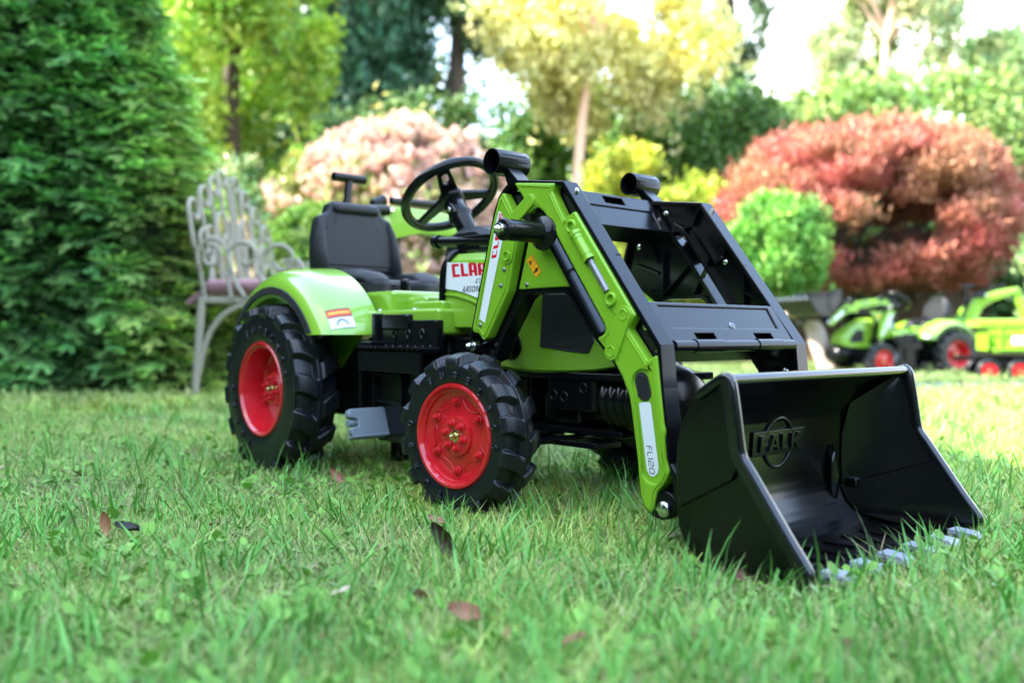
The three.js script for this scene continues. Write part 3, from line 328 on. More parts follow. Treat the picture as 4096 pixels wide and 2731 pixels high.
  part('brake_nut', cylBetween(V(0.373, 0.4678, 0.0855), V(0.362, 0.4685, 0.086), 0.009, 0.005, 6), M.chrome, T);
  // ---- steering
  const SW = sub('steering_wheel', T); SW.position.set(0.309, 0.573, 0); SW.rotation.z = 0.6308;
  part('wheel_rim', new THREE.TorusGeometry(0.0965, 0.0098, 16, 72).rotateX(Math.PI / 2), M.black, SW);
  const spoke = (a) => { const s = shapeOf([[0.012, -0.019], [0.094, -0.013], [0.094, 0.013], [0.012, 0.019]], 0.004); return plate(s, -0.005, 0.003, 0.0015, 0, [capsule([0.05, 0], [0.07, 0], 0.0065)]).rotateX(-Math.PI / 2).rotateY(-a); };
  const thin = (a) => plate(shapeOf([[0.012, -0.014], [0.094, -0.0085], [0.094, 0.0085], [0.012, 0.014]], 0.003), -0.006, 0.003, 0.0015).rotateX(-Math.PI / 2).rotateY(-a);
  part('spokes', join(spoke(0.75), thin(2.85), thin(-1.34), lathe([[0, 0.008], [0.018, 0.007], [0.026, 0], [0.024, -0.02], [0, -0.02]].reverse(), 32)), M.black, SW);
  part('steering_column', lathe([[0.0, -0.015], [0.022, -0.018], [0.0215, -0.05], [0.0245, -0.052], [0.0245, -0.06], [0.020, -0.063], [0.018, -0.13], [0, -0.13]], 28), M.black, SW);
  const cs2 = part('column_screw', screw(0, 0, 0.021, 0.0045), M.chrome, SW); cs2.position.set(0, -0.04, 0);
  // ---- seat
  const S = sub('seat', T);
  const outl = [[-0.107, 0], [-0.110, 0.08], [-0.100, 0.122], [-0.093, 0.134], [-0.076, 0.138], [-0.071, 0.149], [-0.068, 0.163], [-0.058, 0.168], [0.058, 0.168], [0.068, 0.163], [0.071, 0.149], [0.076, 0.138], [0.093, 0.134], [0.100, 0.122], [0.110, 0.08], [0.107, 0]];
  const backG = join(plate(shapeOf(outl, 0.01), -0.022, 0.018, 0.009), plate(shapeOf(inset(outl.map(p => [p[0] * 0.86, p[1] * 0.75 + 0.012]), 0.004), 0.008), 0.012, 0.0205, 0.002), box(0.125, 0.026, 0.03, 0, 0.151, 0.014, 0.012), ...[-1, 1].map(s => loft([0, 0.05, 0.095, 0.125].map((y, i) => { const w = [0.017, 0.0165, 0.013, 0.006][i], c = s * [0.097, 0.0985, 0.094, 0.088][i], d = [0.036, 0.032, 0.026, 0.019][i]; const r = []; for (let k = 0; k < 14; k++) { const a = k / 14 * 2 * Math.PI; r.push([c + w * Math.cos(a), y, 0.004 + d * Math.sin(a)]); } return r; }), true, true)));
  part('backrest', backG.rotateY(Math.PI / 2).rotateZ(0.13).translate(-0.052, 0.430, 0), M.seat, S);
  const baseOut = [[-0.06, -0.104], [0.02, -0.110], [0.118, -0.112], [0.150, -0.095], [0.156, -0.05], [0.140, -0.012], [0.140, 0.012], [0.156, 0.05], [0.150, 0.095], [0.118, 0.112], [0.02, 0.110], [-0.06, 0.104]];
  const thigh = (s) => loft([-0.05, 0.0, 0.05, 0.10, 0.135, 0.150].map((x, i) => { const c = s * [0.098, 0.097, 0.093, 0.082, 0.072, 0.066][i], w = [0.014, 0.017, 0.024, 0.034, 0.036, 0.026][i], y = [0.424, 0.417, 0.4165, 0.414, 0.409, 0.400][i], h = [0.018, 0.016, 0.017, 0.018, 0.016, 0.010][i]; const r = []; for (let k = 0; k < 16; k++) { const a = k / 16 * 2 * Math.PI; r.push([x, y + h * Math.sin(a), c + w * Math.cos(a)]); } return r; }), true, true);
  part('seat_base', join(plate(shapeOf(baseOut.map(p => [p[0], -p[1]]), 0.016), 0.366, 0.409, 0.011).rotateX(-Math.PI / 2).translate(0, 0, 0), thigh(1), thigh(-1), box(0.05, 0.06, 0.2, -0.055, 0.405, 0, 0.015)), M.seat, S);
  part('buckle', join(box(0.016, 0.066, 0.022, 0.156, 0.378, 0.006, 0.007), box(0.006, 0.03, 0.010, 0.1635, 0.388, 0.006, 0.002)), M.blackGloss, S);
  // ---- pedals
  const C = sub('crank', T);
  part('crank_rod', join(tube([V(0.302, 0.124, 0.225), V(0.302, 0.124, 0.14), V(0.33, 0.128, 0.122), V(0.42, 0.145, 0.115)], 0.0055, 24, 10), cylBetween(V(0.42, 0.145, -0.13), V(0.42, 0.145, 0.13), 0.0065), tube([V(0.42, 0.145, -0.13), V(0.5, 0.15, -0.15), V(0.54, 0.16, -0.2), V(0.54, 0.16, -0.24)], 0.0055, 24, 10)), M.steel, C);
  const pedalG = (() => { const gs = [plate(shapeOf([[0.042, -0.027], [0.042, 0.027], [-0.040, 0.027], [-0.044, 0.020], [-0.044, 0.010], [-0.026, 0.006], [-0.026, -0.008], [-0.044, -0.010], [-0.044, -0.022], [-0.038, -0.027]], 0.005), -0.008, 0.008, 0.003), box(0.006, 0.060, 0.022, 0.043, 0, 0.001, 0.002), box(0.086, 0.006, 0.022, 0, -0.027, -0.002, 0.002), cylBetween(V(-0.044, 0, -0.002), V(-0.02, 0, -0.002), 0.007)]; for (let i = 0; i < 10; i++) for (let j = 0; j < 8; j++) gs.push(new THREE.ConeGeometry(0.0019, 0.0016, 4).rotateX(Math.PI / 2).translate(-0.018 + i * 0.006, -0.020 + j * 0.0056, 0.0086)); return join(gs); })(); // x: inwards along the axle, y: up the tread, z: out of the tread
  for (const s of [1, -1]) { const p = part('pedal', pedalG, M.grey, C), X = V(0, 0, -s), Y = V(-0.34, 0.94, 0).normalize(), Z = X.clone().cross(Y); if (s < 0) { X.multiplyScalar(1); } p.matrixAutoUpdate = true; p.quaternion.setFromRotationMatrix(new THREE.Matrix4().makeBasis(X, Y, Z)); p.position.set(s > 0 ? 0.302 : 0.54, s > 0 ? 0.124 : 0.16, s > 0 ? 0.192 : -0.215); }
  // ---- front end under the hood
  part('engine_block', join(box(0.115, 0.062, 0.176, 0.740, 0.196, 0, 0.012), box(0.09, 0.06, 0.14, 0.70, 0.17, 0, 0.012), box(0.07, 0.05, 0.17, 0.57, 0.235, 0, 0.008), ...[[0.558, 0.247], [0.575, 0.262]].map(([x, y]) => latheZ([[0, 0.106], [0.014, 0.106], [0.016, 0.100], [0.016, 0.09], [0, 0.09]].reverse(), 18).translate(x, y, 0)), latheZ([[0, 0.03], [0.016, 0.03], [0.018, 0], [0.013, -0.002], [0.013, -0.02], [0, -0.02]].reverse(), 18).rotateX(-Math.PI / 2).translate(0.565, 0.255, 0.105)), M.black, T);
  for (const s of [1, -1]) for (const [x, y] of [[0.703, 0.191], [0.728, 0.189], [0.771, 0.205]]) { const n = part('block_bolt', join(latheZ([[0.0055, 0], [0.0055, 0.002], [0.0075, 0.0028], [0.0095, 0.002], [0.0095, 0]], 18), hexNut(0, 0, -0.0005, 0.0048, 0.0012)), M.black, T); n.position.set(x, y, s * 0.0878); if (s < 0) n.rotation.y = Math.PI; }
  { const pr = [[0, 0.795], [0.045, 0.796]]; for (let i = 0; i < 5; i++) { const x = 0.80 + i * 0.017; pr.push([0.056, x + 0.002], [0.058, x + 0.007], [0.056, x + 0.0125], [0.053, x + 0.0145]); } pr.push([0.046, 0.892], [0.025, 0.899], [0, 0.90]); const g = lathe(pr.map(p => [p[0], p[1]]), 48).rotateZ(-Math.PI / 2).translate(0, 0.187, 0); g.scale(1, 1, 1.6); part('front_weight', g, M.black, T); }
  part('front_axle', join(box(0.05, 0.02, 0.40, 0.637, 0.13, 0, 0.004), cylBetween(V(0.637, 0.13, -0.2), V(0.637, 0.13, 0.2), 0.009), box(0.26, 0.012, 0.13, 0.70, 0.133, 0, 0.003), box(0.22, 0.010, 0.06, 0.68, 0.113, 0.05, 0.002), box(0.05, 0.01, 0.05, 0.66, 0.125, -0.1, 0.002), cylBetween(V(0.70, 0.117, -0.16), V(0.70, 0.117, 0.16), 0.006)), M.black, T);
  part('steering_knuckle', join(box(0.03, 0.022, 0.03, 0.668, 0.123, -0.09, 0.003), box(0.016, 0.028, 0.11, 0.668, 0.142, -0.145, 0.003), latheZ([[0, 0.0], [0.02, 0.0], [0.02, 0.012], [0, 0.012]], 20).translate(0.637, 0.13, -0.178)), M.steel, T);
  // ---- loader
  makeArm(T, 1); makeArm(T, -1);
  crossbar(T, 'upper_crossbar', [0.706, 0.5335], [0.752, 0.472], [[[-0.07, 0.006], [-0.02, 0.006], [-0.02, 0.022], [-0.07, 0.022]]], []);
  crossbar(T, 'lower_crossbar', [0.957, 0.3365], [1.003, 0.2735], [[[-0.100, 0.054], [-0.055, 0.054], [-0.055, 0.066], [-0.100, 0.066]], [[0.045, 0.054], [0.090, 0.054], [0.090, 0.066], [0.045, 0.066]]], [[-0.148, 0.148], [-0.112, -0.048], [0.038, 0.102]]);
  part('loader_stay', join(box(0.012, 0.02, 0.012, 0.985, 0.11, -0.02, 0.002), plate([[1.02, 0.15], [1.03, 0.15], [1.062, 0.088], [1.052, 0.083]], -0.165, -0.135, 0.001), plate([[1.02, 0.15], [1.03, 0.15], [1.062, 0.088], [1.052, 0.083]], 0.135, 0.145, 0.001), box(0.02, 0.05, 0.30, 1.038, 0.088, 0, 0.004)), M.blackGloss, T);
  makeBucket(T);
  // ---- backhoe on the back
  const E = sub('backhoe', T); E.position.set(-0.24, 0, -0.02);
  part('backhoe_post', join(box(0.10, 0.14, 0.14, 0.02, 0.34, 0, 0.015), lathe([[0.055, 0.40], [0.055, 0.44], [0.04, 0.46], [0, 0.46]].map(p => p), 24)), M.greenDark, E);
  part('boom', creased(join(plate(shapeOf([[0.02, 0.42], [-0.015, 0.50], [0.05, 0.585], [0.17, 0.628], [0.33, 0.628], [0.44, 0.612], [0.468, 0.585], [0.462, 0.565], [0.40, 0.560], [0.28, 0.562], [0.19, 0.540], [0.13, 0.47], [0.12, 0.42]], 0.018), -0.03, 0.03, 0.006)), 30).rotateY(Math.PI / 2), M.greenGloss, E);
  part('stick', plate(shapeOf([[0.42, 0.600], [0.462, 0.610], [0.478, 0.58], [0.455, 0.25], [0.425, 0.25], [0.415, 0.5]], 0.01), -0.022, 0.022, 0.005).rotateY(Math.PI / 2), M.greenGloss, E);
  part('digging_bucket', join(plate(shapeOf([[0.41, 0.27], [0.47, 0.27], [0.485, 0.22], [0.45, 0.16], [0.39, 0.15], [0.40, 0.20]], 0.012), -0.045, -0.04, 0.001), plate(shapeOf([[0.41, 0.27], [0.47, 0.27], [0.485, 0.22], [0.45, 0.16], [0.39, 0.15], [0.40, 0.20]], 0.012), 0.04, 0.045, 0.001), plate(shapeOf([[0.465, 0.27], [0.485, 0.22], [0.45, 0.16], [0.39, 0.15], [0.39, 0.155], [0.447, 0.166], [0.478, 0.22], [0.458, 0.27]]), -0.045, 0.045, 0.001)).rotateY(Math.PI / 2), M.black, E);
  part('boom_ram', join(cylBetween(V(0.0, 0.645, -0.20), V(0.0, 0.65, -0.40), 0.010), cylBetween(V(0.0, 0.645, -0.18), V(0.0, 0.63, -0.145), 0.014)), M.black, E);
  part('control_lever', join(cylBetween(V(0.045, 0.46, -0.02), V(0.04, 0.675, -0.05), 0.011, 0.0095), cylBetween(V(0.04, 0.682, -0.005), V(0.04, 0.682, -0.095), 0.0115)), M.black, E);
  part('swing_handle', join(cylBetween(V(0.04, 0.605, -0.07), V(0.04, 0.612, -0.165), 0.014), cylBetween(V(0.03, 0.50, -0.03), V(0.04, 0.605, -0.08), 0.012)), M.black, E);
  part('handle_tip', cylBetween(V(0.04, 0.612, -0.165), V(0.04, 0.613, -0.182), 0.010, 0.006, 8), M.chrome, E);
  return T;
}
const fenderSec = [[0.196, 0.2545], [0.2065, 0.2535], [0.218, 0.249], [0.230, 0.240], [0.240, 0.226], [0.2465, 0.205], [0.250, 0.18], [0.252, 0.15], [0.253, 0.12]];
function interpR(z) { for (let i = 0; i < fenderSec.length - 1; i++) { const a = fenderSec[i], b = fenderSec[i + 1]; if (z <= a[1] && z >= b[1]) return a[0] + (b[0] - a[0]) * (a[1] - z) / (a[1] - b[1]); } return 0.25; }
M.grille = new THREE.MeshStandardMaterial({ color: lin(0.008, 0.009, 0.011), roughness: 0.5, bumpMap: noiseTex(64, (u, v) => { const a = (Math.floor(v * 8) % 2) * 0.5; return Math.hypot(((u * 8 + a) % 1) - 0.5, ((v * 8) % 1) - 0.5) < 0.33 ? 0 : 1; }, 1), bumpScale: 0.0006 });
M.grille.bumpMap.repeat.set(40, 40);

const tractor = makeTractor('pedal_tractor', 'large green pedal tractor with red wheels and black front bucket standing in the foreground grass');
tractor.position.set(-0.3289, 0, -2.0703); tractor.rotation.y = (41.284 - 90) * Math.PI / 180;
// ---------------------------------------------------------------- second tractor (a copy with its loader up) and trailer
const far = tractor.clone(); far.name = numbered('pedal_tractor'); scene.add(far);
tag(far, 'smaller-looking green pedal tractor with raised front bucket parked behind, under the red maple', 'toy tractor');
{
  const a = 18 * Math.PI / 180; far.rotation.y = Math.PI + a;                                   // x forward -> world -x, a little towards the camera
  far.position.set(3.185 - 0.222 * Math.sin(a), -0.03, -6.5 - 0.222 * Math.cos(a));
  const lift = 0.80, piv = V(0.617, 0.272, 0);
  const turn = (o, ang, p) => { const q = new THREE.Matrix4().makeTranslation(p.x, p.y, p.z).multiply(new THREE.Matrix4().makeRotationZ(ang)).multiply(new THREE.Matrix4().makeTranslation(-p.x, -p.y, -p.z)); o.applyMatrix4(q); };
  for (const c of far.children) { if (['loader_arm', 'upper_crossbar', 'lower_crossbar', 'loader_stay', 'bucket'].includes(c.name)) { if (c.name === 'bucket') turn(c, 0.12, V(1.012, 0.062, 0)); turn(c, lift, piv); } if (c.name === 'backhoe') { c.rotation.y = Math.PI / 2 - 0.55; for (const b of c.children) if (['boom', 'stick', 'digging_bucket', 'boom_ram'].includes(b.name)) b.applyMatrix4(new THREE.Matrix4().makeTranslation(0, 0.39, 0).multiply(new THREE.Matrix4().makeRotationX(0.34)).multiply(new THREE.Matrix4().makeTranslation(0, -0.47, 0))); } }
}
{
  const t = thing('toy_trailer', 'green tipping toy trailer with small red wheels cut off by the right edge', 'toy trailer');
  t.position.set(3.07, -0.01, -5.88); t.rotation.y = -0.28;
  const wall = (s) => plate(shapeOf([[-0.02, 0.36], [0.62, 0.36], [0.60, 0.20], [0.06, 0.20]], 0.01), s * 0.17 - 0.006, s * 0.17 + 0.006, 0.003);
  part('side_wall', join(wall(1), [0.06, 0.2, 0.34, 0.48, 0.6].map(x => box(0.014, 0.14, 0.016, x, 0.28, 0.178, 0.003)), box(0.6, 0.016, 0.014, 0.3, 0.305, 0.178, 0.003), box(0.56, 0.016, 0.014, 0.3, 0.21, 0.178, 0.003)), M.green, t);
  part('side_wall', wall(-1), M.green, t);
  part('top_rail', join(box(0.70, 0.05, 0.02, 0.29, 0.375, 0.176, 0.008), box(0.70, 0.05, 0.02, 0.29, 0.375, -0.176, 0.008), box(0.03, 0.05, 0.36, -0.05, 0.375, 0, 0.008), box(0.03, 0.05, 0.36, 0.63, 0.375, 0, 0.008)), M.greenGloss, t);
  part('front_wall', plate(shapeOf([[-0.17, 0.36], [0.17, 0.36], [0.15, 0.2], [-0.15, 0.2]]), 0, 0.01, 0.002).rotateY(Math.PI / 2).translate(-0.01, 0, 0), M.green, t);
  part('floor_pan', box(0.58, 0.02, 0.32, 0.32, 0.195, 0, 0.004), M.greenDark, t);
  const lp = print(512, 160, (c, w, h) => { c.fillStyle = '#e2e6e6'; c.fillRect(0, 0, w, h); logotype(c, 40, 24, 400, 84); });
  part('logo_label', new THREE.PlaneGeometry(0.17, 0.05).translate(0.21, 0.265, 0.1865), lp, t);
  part('frame', join(box(0.75, 0.03, 0.08, 0.2, 0.15, 0, 0.004), box(0.4, 0.03, 0.24, 0.24, 0.12, 0, 0.004), cylBetween(V(0.0, 0.072, -0.17), V(0.0, 0.072, 0.17), 0.008), cylBetween(V(0.175, 0.072, -0.17), V(0.175, 0.072, 0.17), 0.008), box(0.03, 0.07, 0.04, 0.0, 0.11, 0, 0.004), box(0.03, 0.07, 0.04, 0.175, 0.11, 0, 0.004)), M.black, t);
  const w0 = makeWheel(0.076, 0.024, 0.044, 14, 0.012, []); w0.name = 'trailer_wheel';
  for (const [x, s] of [[0.0, 1], [0.175, 1], [0.0, -1], [0.175, -1]]) { const w = w0.clone(); w.position.set(x, 0.072, s * 0.165); if (s < 0) w.rotation.y = Math.PI; t.add(w); }
}
// ---------------------------------------------------------------- ground
const ground = (x, z) => 0.018 * perlin.noise(x * 0.7, 3.1, z * 0.7) * THREE.MathUtils.smoothstep(-z, 2.2, 5) + (z < -9.5 ? 0.12 * (-9.5 - z) * THREE.MathUtils.smoothstep(-z, 9.5, 12) : 0);
{
  const rows = [], zs = []; for (let i = 0; i <= 90; i++) zs.push(4 - 44 * Math.pow(i / 90, 1.5)); const xs = []; for (let i = -60; i <= 60; i++) xs.push(Math.sign(i) * 40 * Math.pow(Math.abs(i) / 60, 1.6));
  for (const z of zs) rows.push(xs.map(x => [x, ground(x, z) - 0.002, z]));
  const g = loft(rows); g.computeVertexNormals(); const p = g.attributes.position, uv = g.attributes.uv; for (let i = 0; i < p.count; i++) uv.setXY(i, p.getX(i), p.getZ(i)); 
  const soil = noiseTex(512, (u, v) => { const k = 2 * Math.PI, a = fbm(Math.cos(k * u) * 2, Math.sin(k * u) * 2 + Math.cos(k * v) * 2, Math.sin(k * v) * 2, 5) + (rnd() - 0.5) * 0.35; const t = Math.max(0, Math.min(1, 0.5 + a)); return [70 + 62 * t, 84 + 66 * t, 36 + 36 * t]; }, 1, 0, 255, true);
  soil.repeat.set(1.4, 1.4); const bm = noiseTex(256, () => rnd(), 1); bm.repeat.set(6, 6);
  tag(part('lawn', g, new THREE.MeshStandardMaterial({ map: soil, roughness: 1, bumpMap: bm, bumpScale: 0.01 }), scene), 'short mown garden lawn under the grass', 'lawn', null, 'structure');
}
{ const rows = []; for (let i = 0; i <= 30; i++) { const x = 0.6 + 9 * i / 30; rows.push([-5.42, -5.25, -5.0, -4.78].map((z, j) => [x, ground(x, z) + [0.002, 0.012, 0.012, 0.002][j], z + 0.05 * perlin.noise(x * 1.3, j, 0) - 0.04 * (x - 3)])); }
  const t = noiseTex(256, () => 0.45 + 0.55 * rnd(), 1, 80, 190); t.repeat.set(3, 40);
  tag(part('path', loft(rows), new THREE.MeshStandardMaterial({ map: t, color: lin(0.62, 0.58, 0.6), roughness: 1 }), scene), 'narrow grey gravel path crossing the lawn before the parked tractor', 'path', null, 'structure'); }
{ const rows = []; for (let i = 0; i <= 60; i++) { const x = -3 + 14 * i / 60, k = 0.5 + 0.5 * perlin.noise(x * 0.8, 0, 4); rows.push([[x, ground(x, -8.6) - 0.02, -8.55 + 0.25 * k], [x, 0.10, -8.9], [x, 0.35 + 0.12 * k, -9.4], [x, 0.72 + 0.2 * k, -9.9], [x, 0.92 + 0.2 * k, -10.4], [x, 1.0, -11.5]]); }  // brown rise filling the dark area beneath the shrubs
  const t = noiseTex(256, () => rnd() * rnd(), 1, 60, 255); t.repeat.set(6, 20);
  tag(part('brown_bank', loft(rows), new THREE.MeshStandardMaterial({ map: t, color: lin(0.30, 0.19, 0.075), roughness: 1, bumpMap: t, bumpScale: 0.05 }), scene), 'brown mulched bank filling the dark brown area under the shrubs at the back', 'earth bank', null, 'structure'); }
// ---------------------------------------------------------------- grass
function bladeGeo(list, segs = 3) { // list: {x,z,h,w,lean,dir,curl}
  const pos = [], idx = []; for (const b of list) { const c = Math.cos(b.dir), s = Math.sin(b.dir), base = pos.length / 3, wa = b.dir + Math.PI / 2 + b.tw, wc = Math.cos(wa), ws = Math.sin(wa);
    for (let i = 0; i <= segs; i++) { const t = i / segs, w = b.w * (i === segs ? 0 : (1 - 0.55 * t * t)) * 0.5, out = b.lean * t + b.curl * t * t, y = b.h * (t - 0.35 * b.curl / b.h * t * t * 0.8), px = b.x + c * out, pz = b.z + s * out; if (i === segs) pos.push(px, y, pz); else pos.push(px - wc * w, y, pz - ws * w, px + wc * w, y, pz + ws * w); }
    for (let i = 0; i < segs; i++) { const a = base + 2 * i; if (i === segs - 1) idx.push(a, a + 1, a + 2); else idx.push(a, a + 1, a + 3, a, a + 3, a + 2); } }
  const g = new THREE.BufferGeometry(); g.setAttribute('position', new THREE.Float32BufferAttribute(pos, 3)); g.setIndex(idx); g.computeVertexNormals(); return g;
}
const tuft = (n, r, h0, h1, w0, w1, lean) => bladeGeo(Array.from({ length: n }, () => { const a = rnd() * 6.283, q = Math.sqrt(rnd()) * r, h = rr(h0, h1); return { x: q * Math.cos(a), z: q * Math.sin(a), h, w: rr(w0, w1), lean: h * rr(0, lean), dir: rnd() * 6.283, curl: h * rr(0.05, 0.7), tw: rr(-0.6, 0.6) }; }));
const leafMat = (r = 0.55, tr = 0.35) => new THREE.MeshPhysicalMaterial({ color: lin(1, 1, 1), roughness: r, side: THREE.DoubleSide, transmission: tr, thickness: 0, specularIntensity: 0.5 });
const tractorInv = new THREE.Matrix4();
tractor.updateMatrixWorld(true); tractorInv.copy(tractor.matrixWorld).invert();
const lp = V(0, 0, 0);
function blocked(x, z, pad = 0) { lp.set(x, 0, z).applyMatrix4(tractorInv); if (lp.x > 1.03 - pad && lp.x < 1.254 + pad && Math.abs(lp.z) < 0.236 + pad) return true; for (const [wx, wz, r, h] of [[0.637, 0.217, 0.05, 0.04], [0.637, -0.217, 0.05, 0.04], [0, 0.222, 0.07, 0.05], [0, -0.222, 0.07, 0.05]]) if (Math.abs(lp.x - wx) < r && Math.abs(lp.z - wz) < h) return true; return false; }
const yewDist = (x, z) => x < -1.5 && z < -4.14 && z > -5.3;
function scatter(name, label, cat, geos, count, d0, d1, mat, colour, scale, opts = {}) {
  const per = Math.ceil(count / geos.length), G = geos.length > 1 ? tag((() => { const g = new THREE.Group(); g.name = name; scene.add(g); return g; })(), label, cat, null, 'stuff') : null;
  geos.forEach((geo, gi) => {
    const m = new THREE.InstancedMesh(geo, mat, per), o = new THREE.Object3D(), c = new THREE.Color(); let k = 0; m.name = G ? 'grass_tuft' : name; m.castShadow = m.receiveShadow = true;
    while (k < per) { const u = rnd(), d = opts.even ? Math.sqrt(d0 * d0 + (d1 * d1 - d0 * d0) * u) : d0 * Math.pow(d1 / d0, u), x = rr(-1, 1) * (0.62 * d + 0.55), z = -d; if (blocked(x, z, opts.pad || 0) || yewDist(x, z) || (opts.skip && opts.skip(x, z))) continue;
      o.position.set(x, ground(x, z) - 0.003, z); o.rotation.set(rr(-0.3, 0.3), rnd() * 6.283, rr(-0.3, 0.3)); const s = scale(x, z); o.scale.set(s * rr(0.85, 1.2), s, s * rr(0.85, 1.2)); o.updateMatrix(); m.setMatrixAt(k, o.matrix); m.setColorAt(k, colour(c, x, z)); k++; }
    if (G) { G.add(m); m.userData.kind = 'stuff'; } else { scene.add(m); tag(m, label, cat, null, 'stuff'); }
  });
}
const patch = (x, z) => 0.5 + 0.9 * fbm(x * 1.7 + 5, 2.2, z * 1.7, 3);
const onPath = (x, z) => z < -4.5 - 0.04 * (x - 3) && z > -5.42 - 0.04 * (x - 3) && x > 0.6 && rnd() < 0.94;
const grassCol = (c, x, z) => { const p = patch(x, z), q = rnd(); const l = (0.62 + 0.68 * rnd()) * (0.82 + 0.34 * p); c.setRGB((0.375 + 0.17 * q * p) * l, (0.51 + 0.08 * p) * l, (0.10 + 0.08 * (1 - p)) * l); if (rnd() < 0.12) c.setRGB(0.42 * l, 0.36 * l, 0.18 * l); return c; };
const near = [tuft(15, 0.030, 0.014, 0.044, 0.0011, 0.0023, 0.8), tuft(13, 0.034, 0.012, 0.038, 0.0010, 0.0022, 1.1), tuft(16, 0.036, 0.010, 0.030, 0.0011, 0.0025, 1.5), tuft(12, 0.04, 0.010, 0.034, 0.0010, 0.0021, 1.8)];
scatter('lawn_grass', 'fine green grass blades of the mown lawn around the large tractor', 'grass', near, 40000, 0.5, 3.6, leafMat(0.5, 0.3), grassCol, (x, z) => (0.62 + 0.55 * patch(x * 0.6, z * 0.6)) * rr(0.7, 1.25), { skip: (x, z) => rnd() < 0.55 - 0.8 * patch(x * 1.6 + 9, z * 1.6) });
const tall = [tuft(5, 0.02, 0.05, 0.085, 0.0022, 0.0046, 0.5), tuft(4, 0.015, 0.045, 0.10, 0.0022, 0.0042, 0.35)];
scatter('long_grass', 'longer grass blades standing up here and there in the near lawn', 'grass', tall, 3600, 0.55, 3.4, leafMat(0.42, 0.35), (c) => { const l = rr(0.75, 1.3); return c.setRGB(0.15 * l, 0.39 * l, 0.075 * l); }, (x, z) => rr(0.6, 1.1));
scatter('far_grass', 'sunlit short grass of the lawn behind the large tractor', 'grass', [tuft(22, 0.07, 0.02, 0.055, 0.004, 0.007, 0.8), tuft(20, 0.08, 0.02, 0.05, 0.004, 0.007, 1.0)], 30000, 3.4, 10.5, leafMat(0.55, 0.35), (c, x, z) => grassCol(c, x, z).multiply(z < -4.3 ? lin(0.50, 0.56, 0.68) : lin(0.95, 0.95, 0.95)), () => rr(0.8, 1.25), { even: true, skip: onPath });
scatter('dry_thatch', 'pale dry stalks lying between the grass blades', 'dry grass', [bladeGeo(Array.from({ length: 9 }, () => { const a = rnd() * 6.28; return { x: rr(-0.03, 0.03), z: rr(-0.03, 0.03), h: 0.012, w: rr(0.001, 0.0018), lean: rr(0.02, 0.05), dir: a, curl: 0.005, tw: 0 }; }))], 5200, 0.5, 3.2, leafMat(0.8, 0.2), (c) => { const l = rr(0.6, 1.2); return c.setRGB(0.42 * l, 0.34 * l, 0.19 * l); }, () => rr(0.7, 1.3));
function rosette(n, r) { const gs = []; for (let i = 0; i < n; i++) { const s = rr(0.7, 1.2) * r, g = new THREE.CircleGeometry(s * 0.45, 7); const p = g.attributes.position; for (let k = 0; k < p.count; k++) { const y = p.getY(k); p.setZ(k, -Math.abs(p.getX(k)) * 0.35 - 0.2 * y * y / s); p.setY(k, y * 1.25); } g.translate(0, s * 0.75, 0).rotateX(-Math.PI / 2 + rr(0.15, 0.7)).rotateY(i / n * 6.283 + rr(-0.4, 0.4)).translate(rr(-0.006, 0.006), rr(0.008, 0.022), rr(-0.006, 0.006)); gs.push(g); } return clean(mergeGeometries(gs)); }
scatter('clover_leaves', 'small round clover and weed leaves growing low in the lawn', 'ground cover', [rosette(5, 0.011), rosette(4, 0.013), rosette(6, 0.010)], 8000, 0.5, 3.2, leafMat(0.5, 0.35), (c, x, z) => { const l = rr(0.7, 1.25); return c.setRGB(0.20 * l, 0.40 * l, 0.06 * l); }, (x, z) => rr(0.6, 1.25) * (0.6 + 0.6 * patch(z * 1.4, x * 1.4)));
scatter('leaf_litter', 'tiny tan and brown bits of leaf and petal scattered low in the lawn', 'litter', [clean(leafBit(0.014, 0.008))], 120, 0.55, 3.0, new THREE.MeshStandardMaterial({ color: lin(1, 1, 1), roughness: 0.9, side: THREE.DoubleSide }), (c) => { const l = rr(0.5, 1.2); return rnd() < 0.3 ? c.setRGB(0.40 * l, 0.30 * l, 0.22 * l) : c.setRGB(0.26 * l, 0.13 * l, 0.07 * l); }, () => rr(0.6, 1.6));
function leafBit(l, w) { return loft([0, 1, 2, 3, 4].map(i => { const t = i / 4, q = w * Math.sin(Math.PI * (0.08 + 0.84 * t)) / 2; return [[-q, 0.018 + 0.004 * t, (t - 0.5) * l], [0, 0.016 + 0.008 * t * t, (t - 0.5) * l], [q, 0.019 + 0.005 * t, (t - 0.5) * l]]; })); }
// ---------------------------------------------------------------- plants
const at = (px, py, d) => V((px - 1176) / 2072 * d, 0.29 + (769 - py) / 2072 * d, -d);    // a place from its bearing and distance, used to lay the garden out
function leafGeo(l, w, fold = 0.25) { const g = new THREE.BufferGeometry(); g.setAttribute('position', new THREE.Float32BufferAttribute([0, 0, 0, -w / 2, l * 0.45, fold * w, w / 2, l * 0.45, fold * w, 0, l * 0.5, 0, 0, l, -fold * w * 0.5], 3)); g.setIndex([0, 3, 1, 0, 2, 3, 1, 3, 4, 3, 2, 4]); g.computeVertexNormals(); return g; }
const spray = (n, l, w, r) => mergeGeometries(Array.from({ length: n }, () => clean(leafGeo(l * rr(0.7, 1.2), w * rr(0.8, 1.2)).rotateX(rr(-1.2, 1.2)).rotateY(rnd() * 6.283).translate(rr(-r, r), rr(-r, r), rr(-r, r)))));
const sprays = { small: spray(6, 0.06, 0.035, 0.05), mid: spray(6, 0.11, 0.06, 0.09), big: spray(6, 0.17, 0.10, 0.15), fine: spray(9, 0.075, 0.016, 0.055) };
const foliage = leafMat(0.5, 0.38);
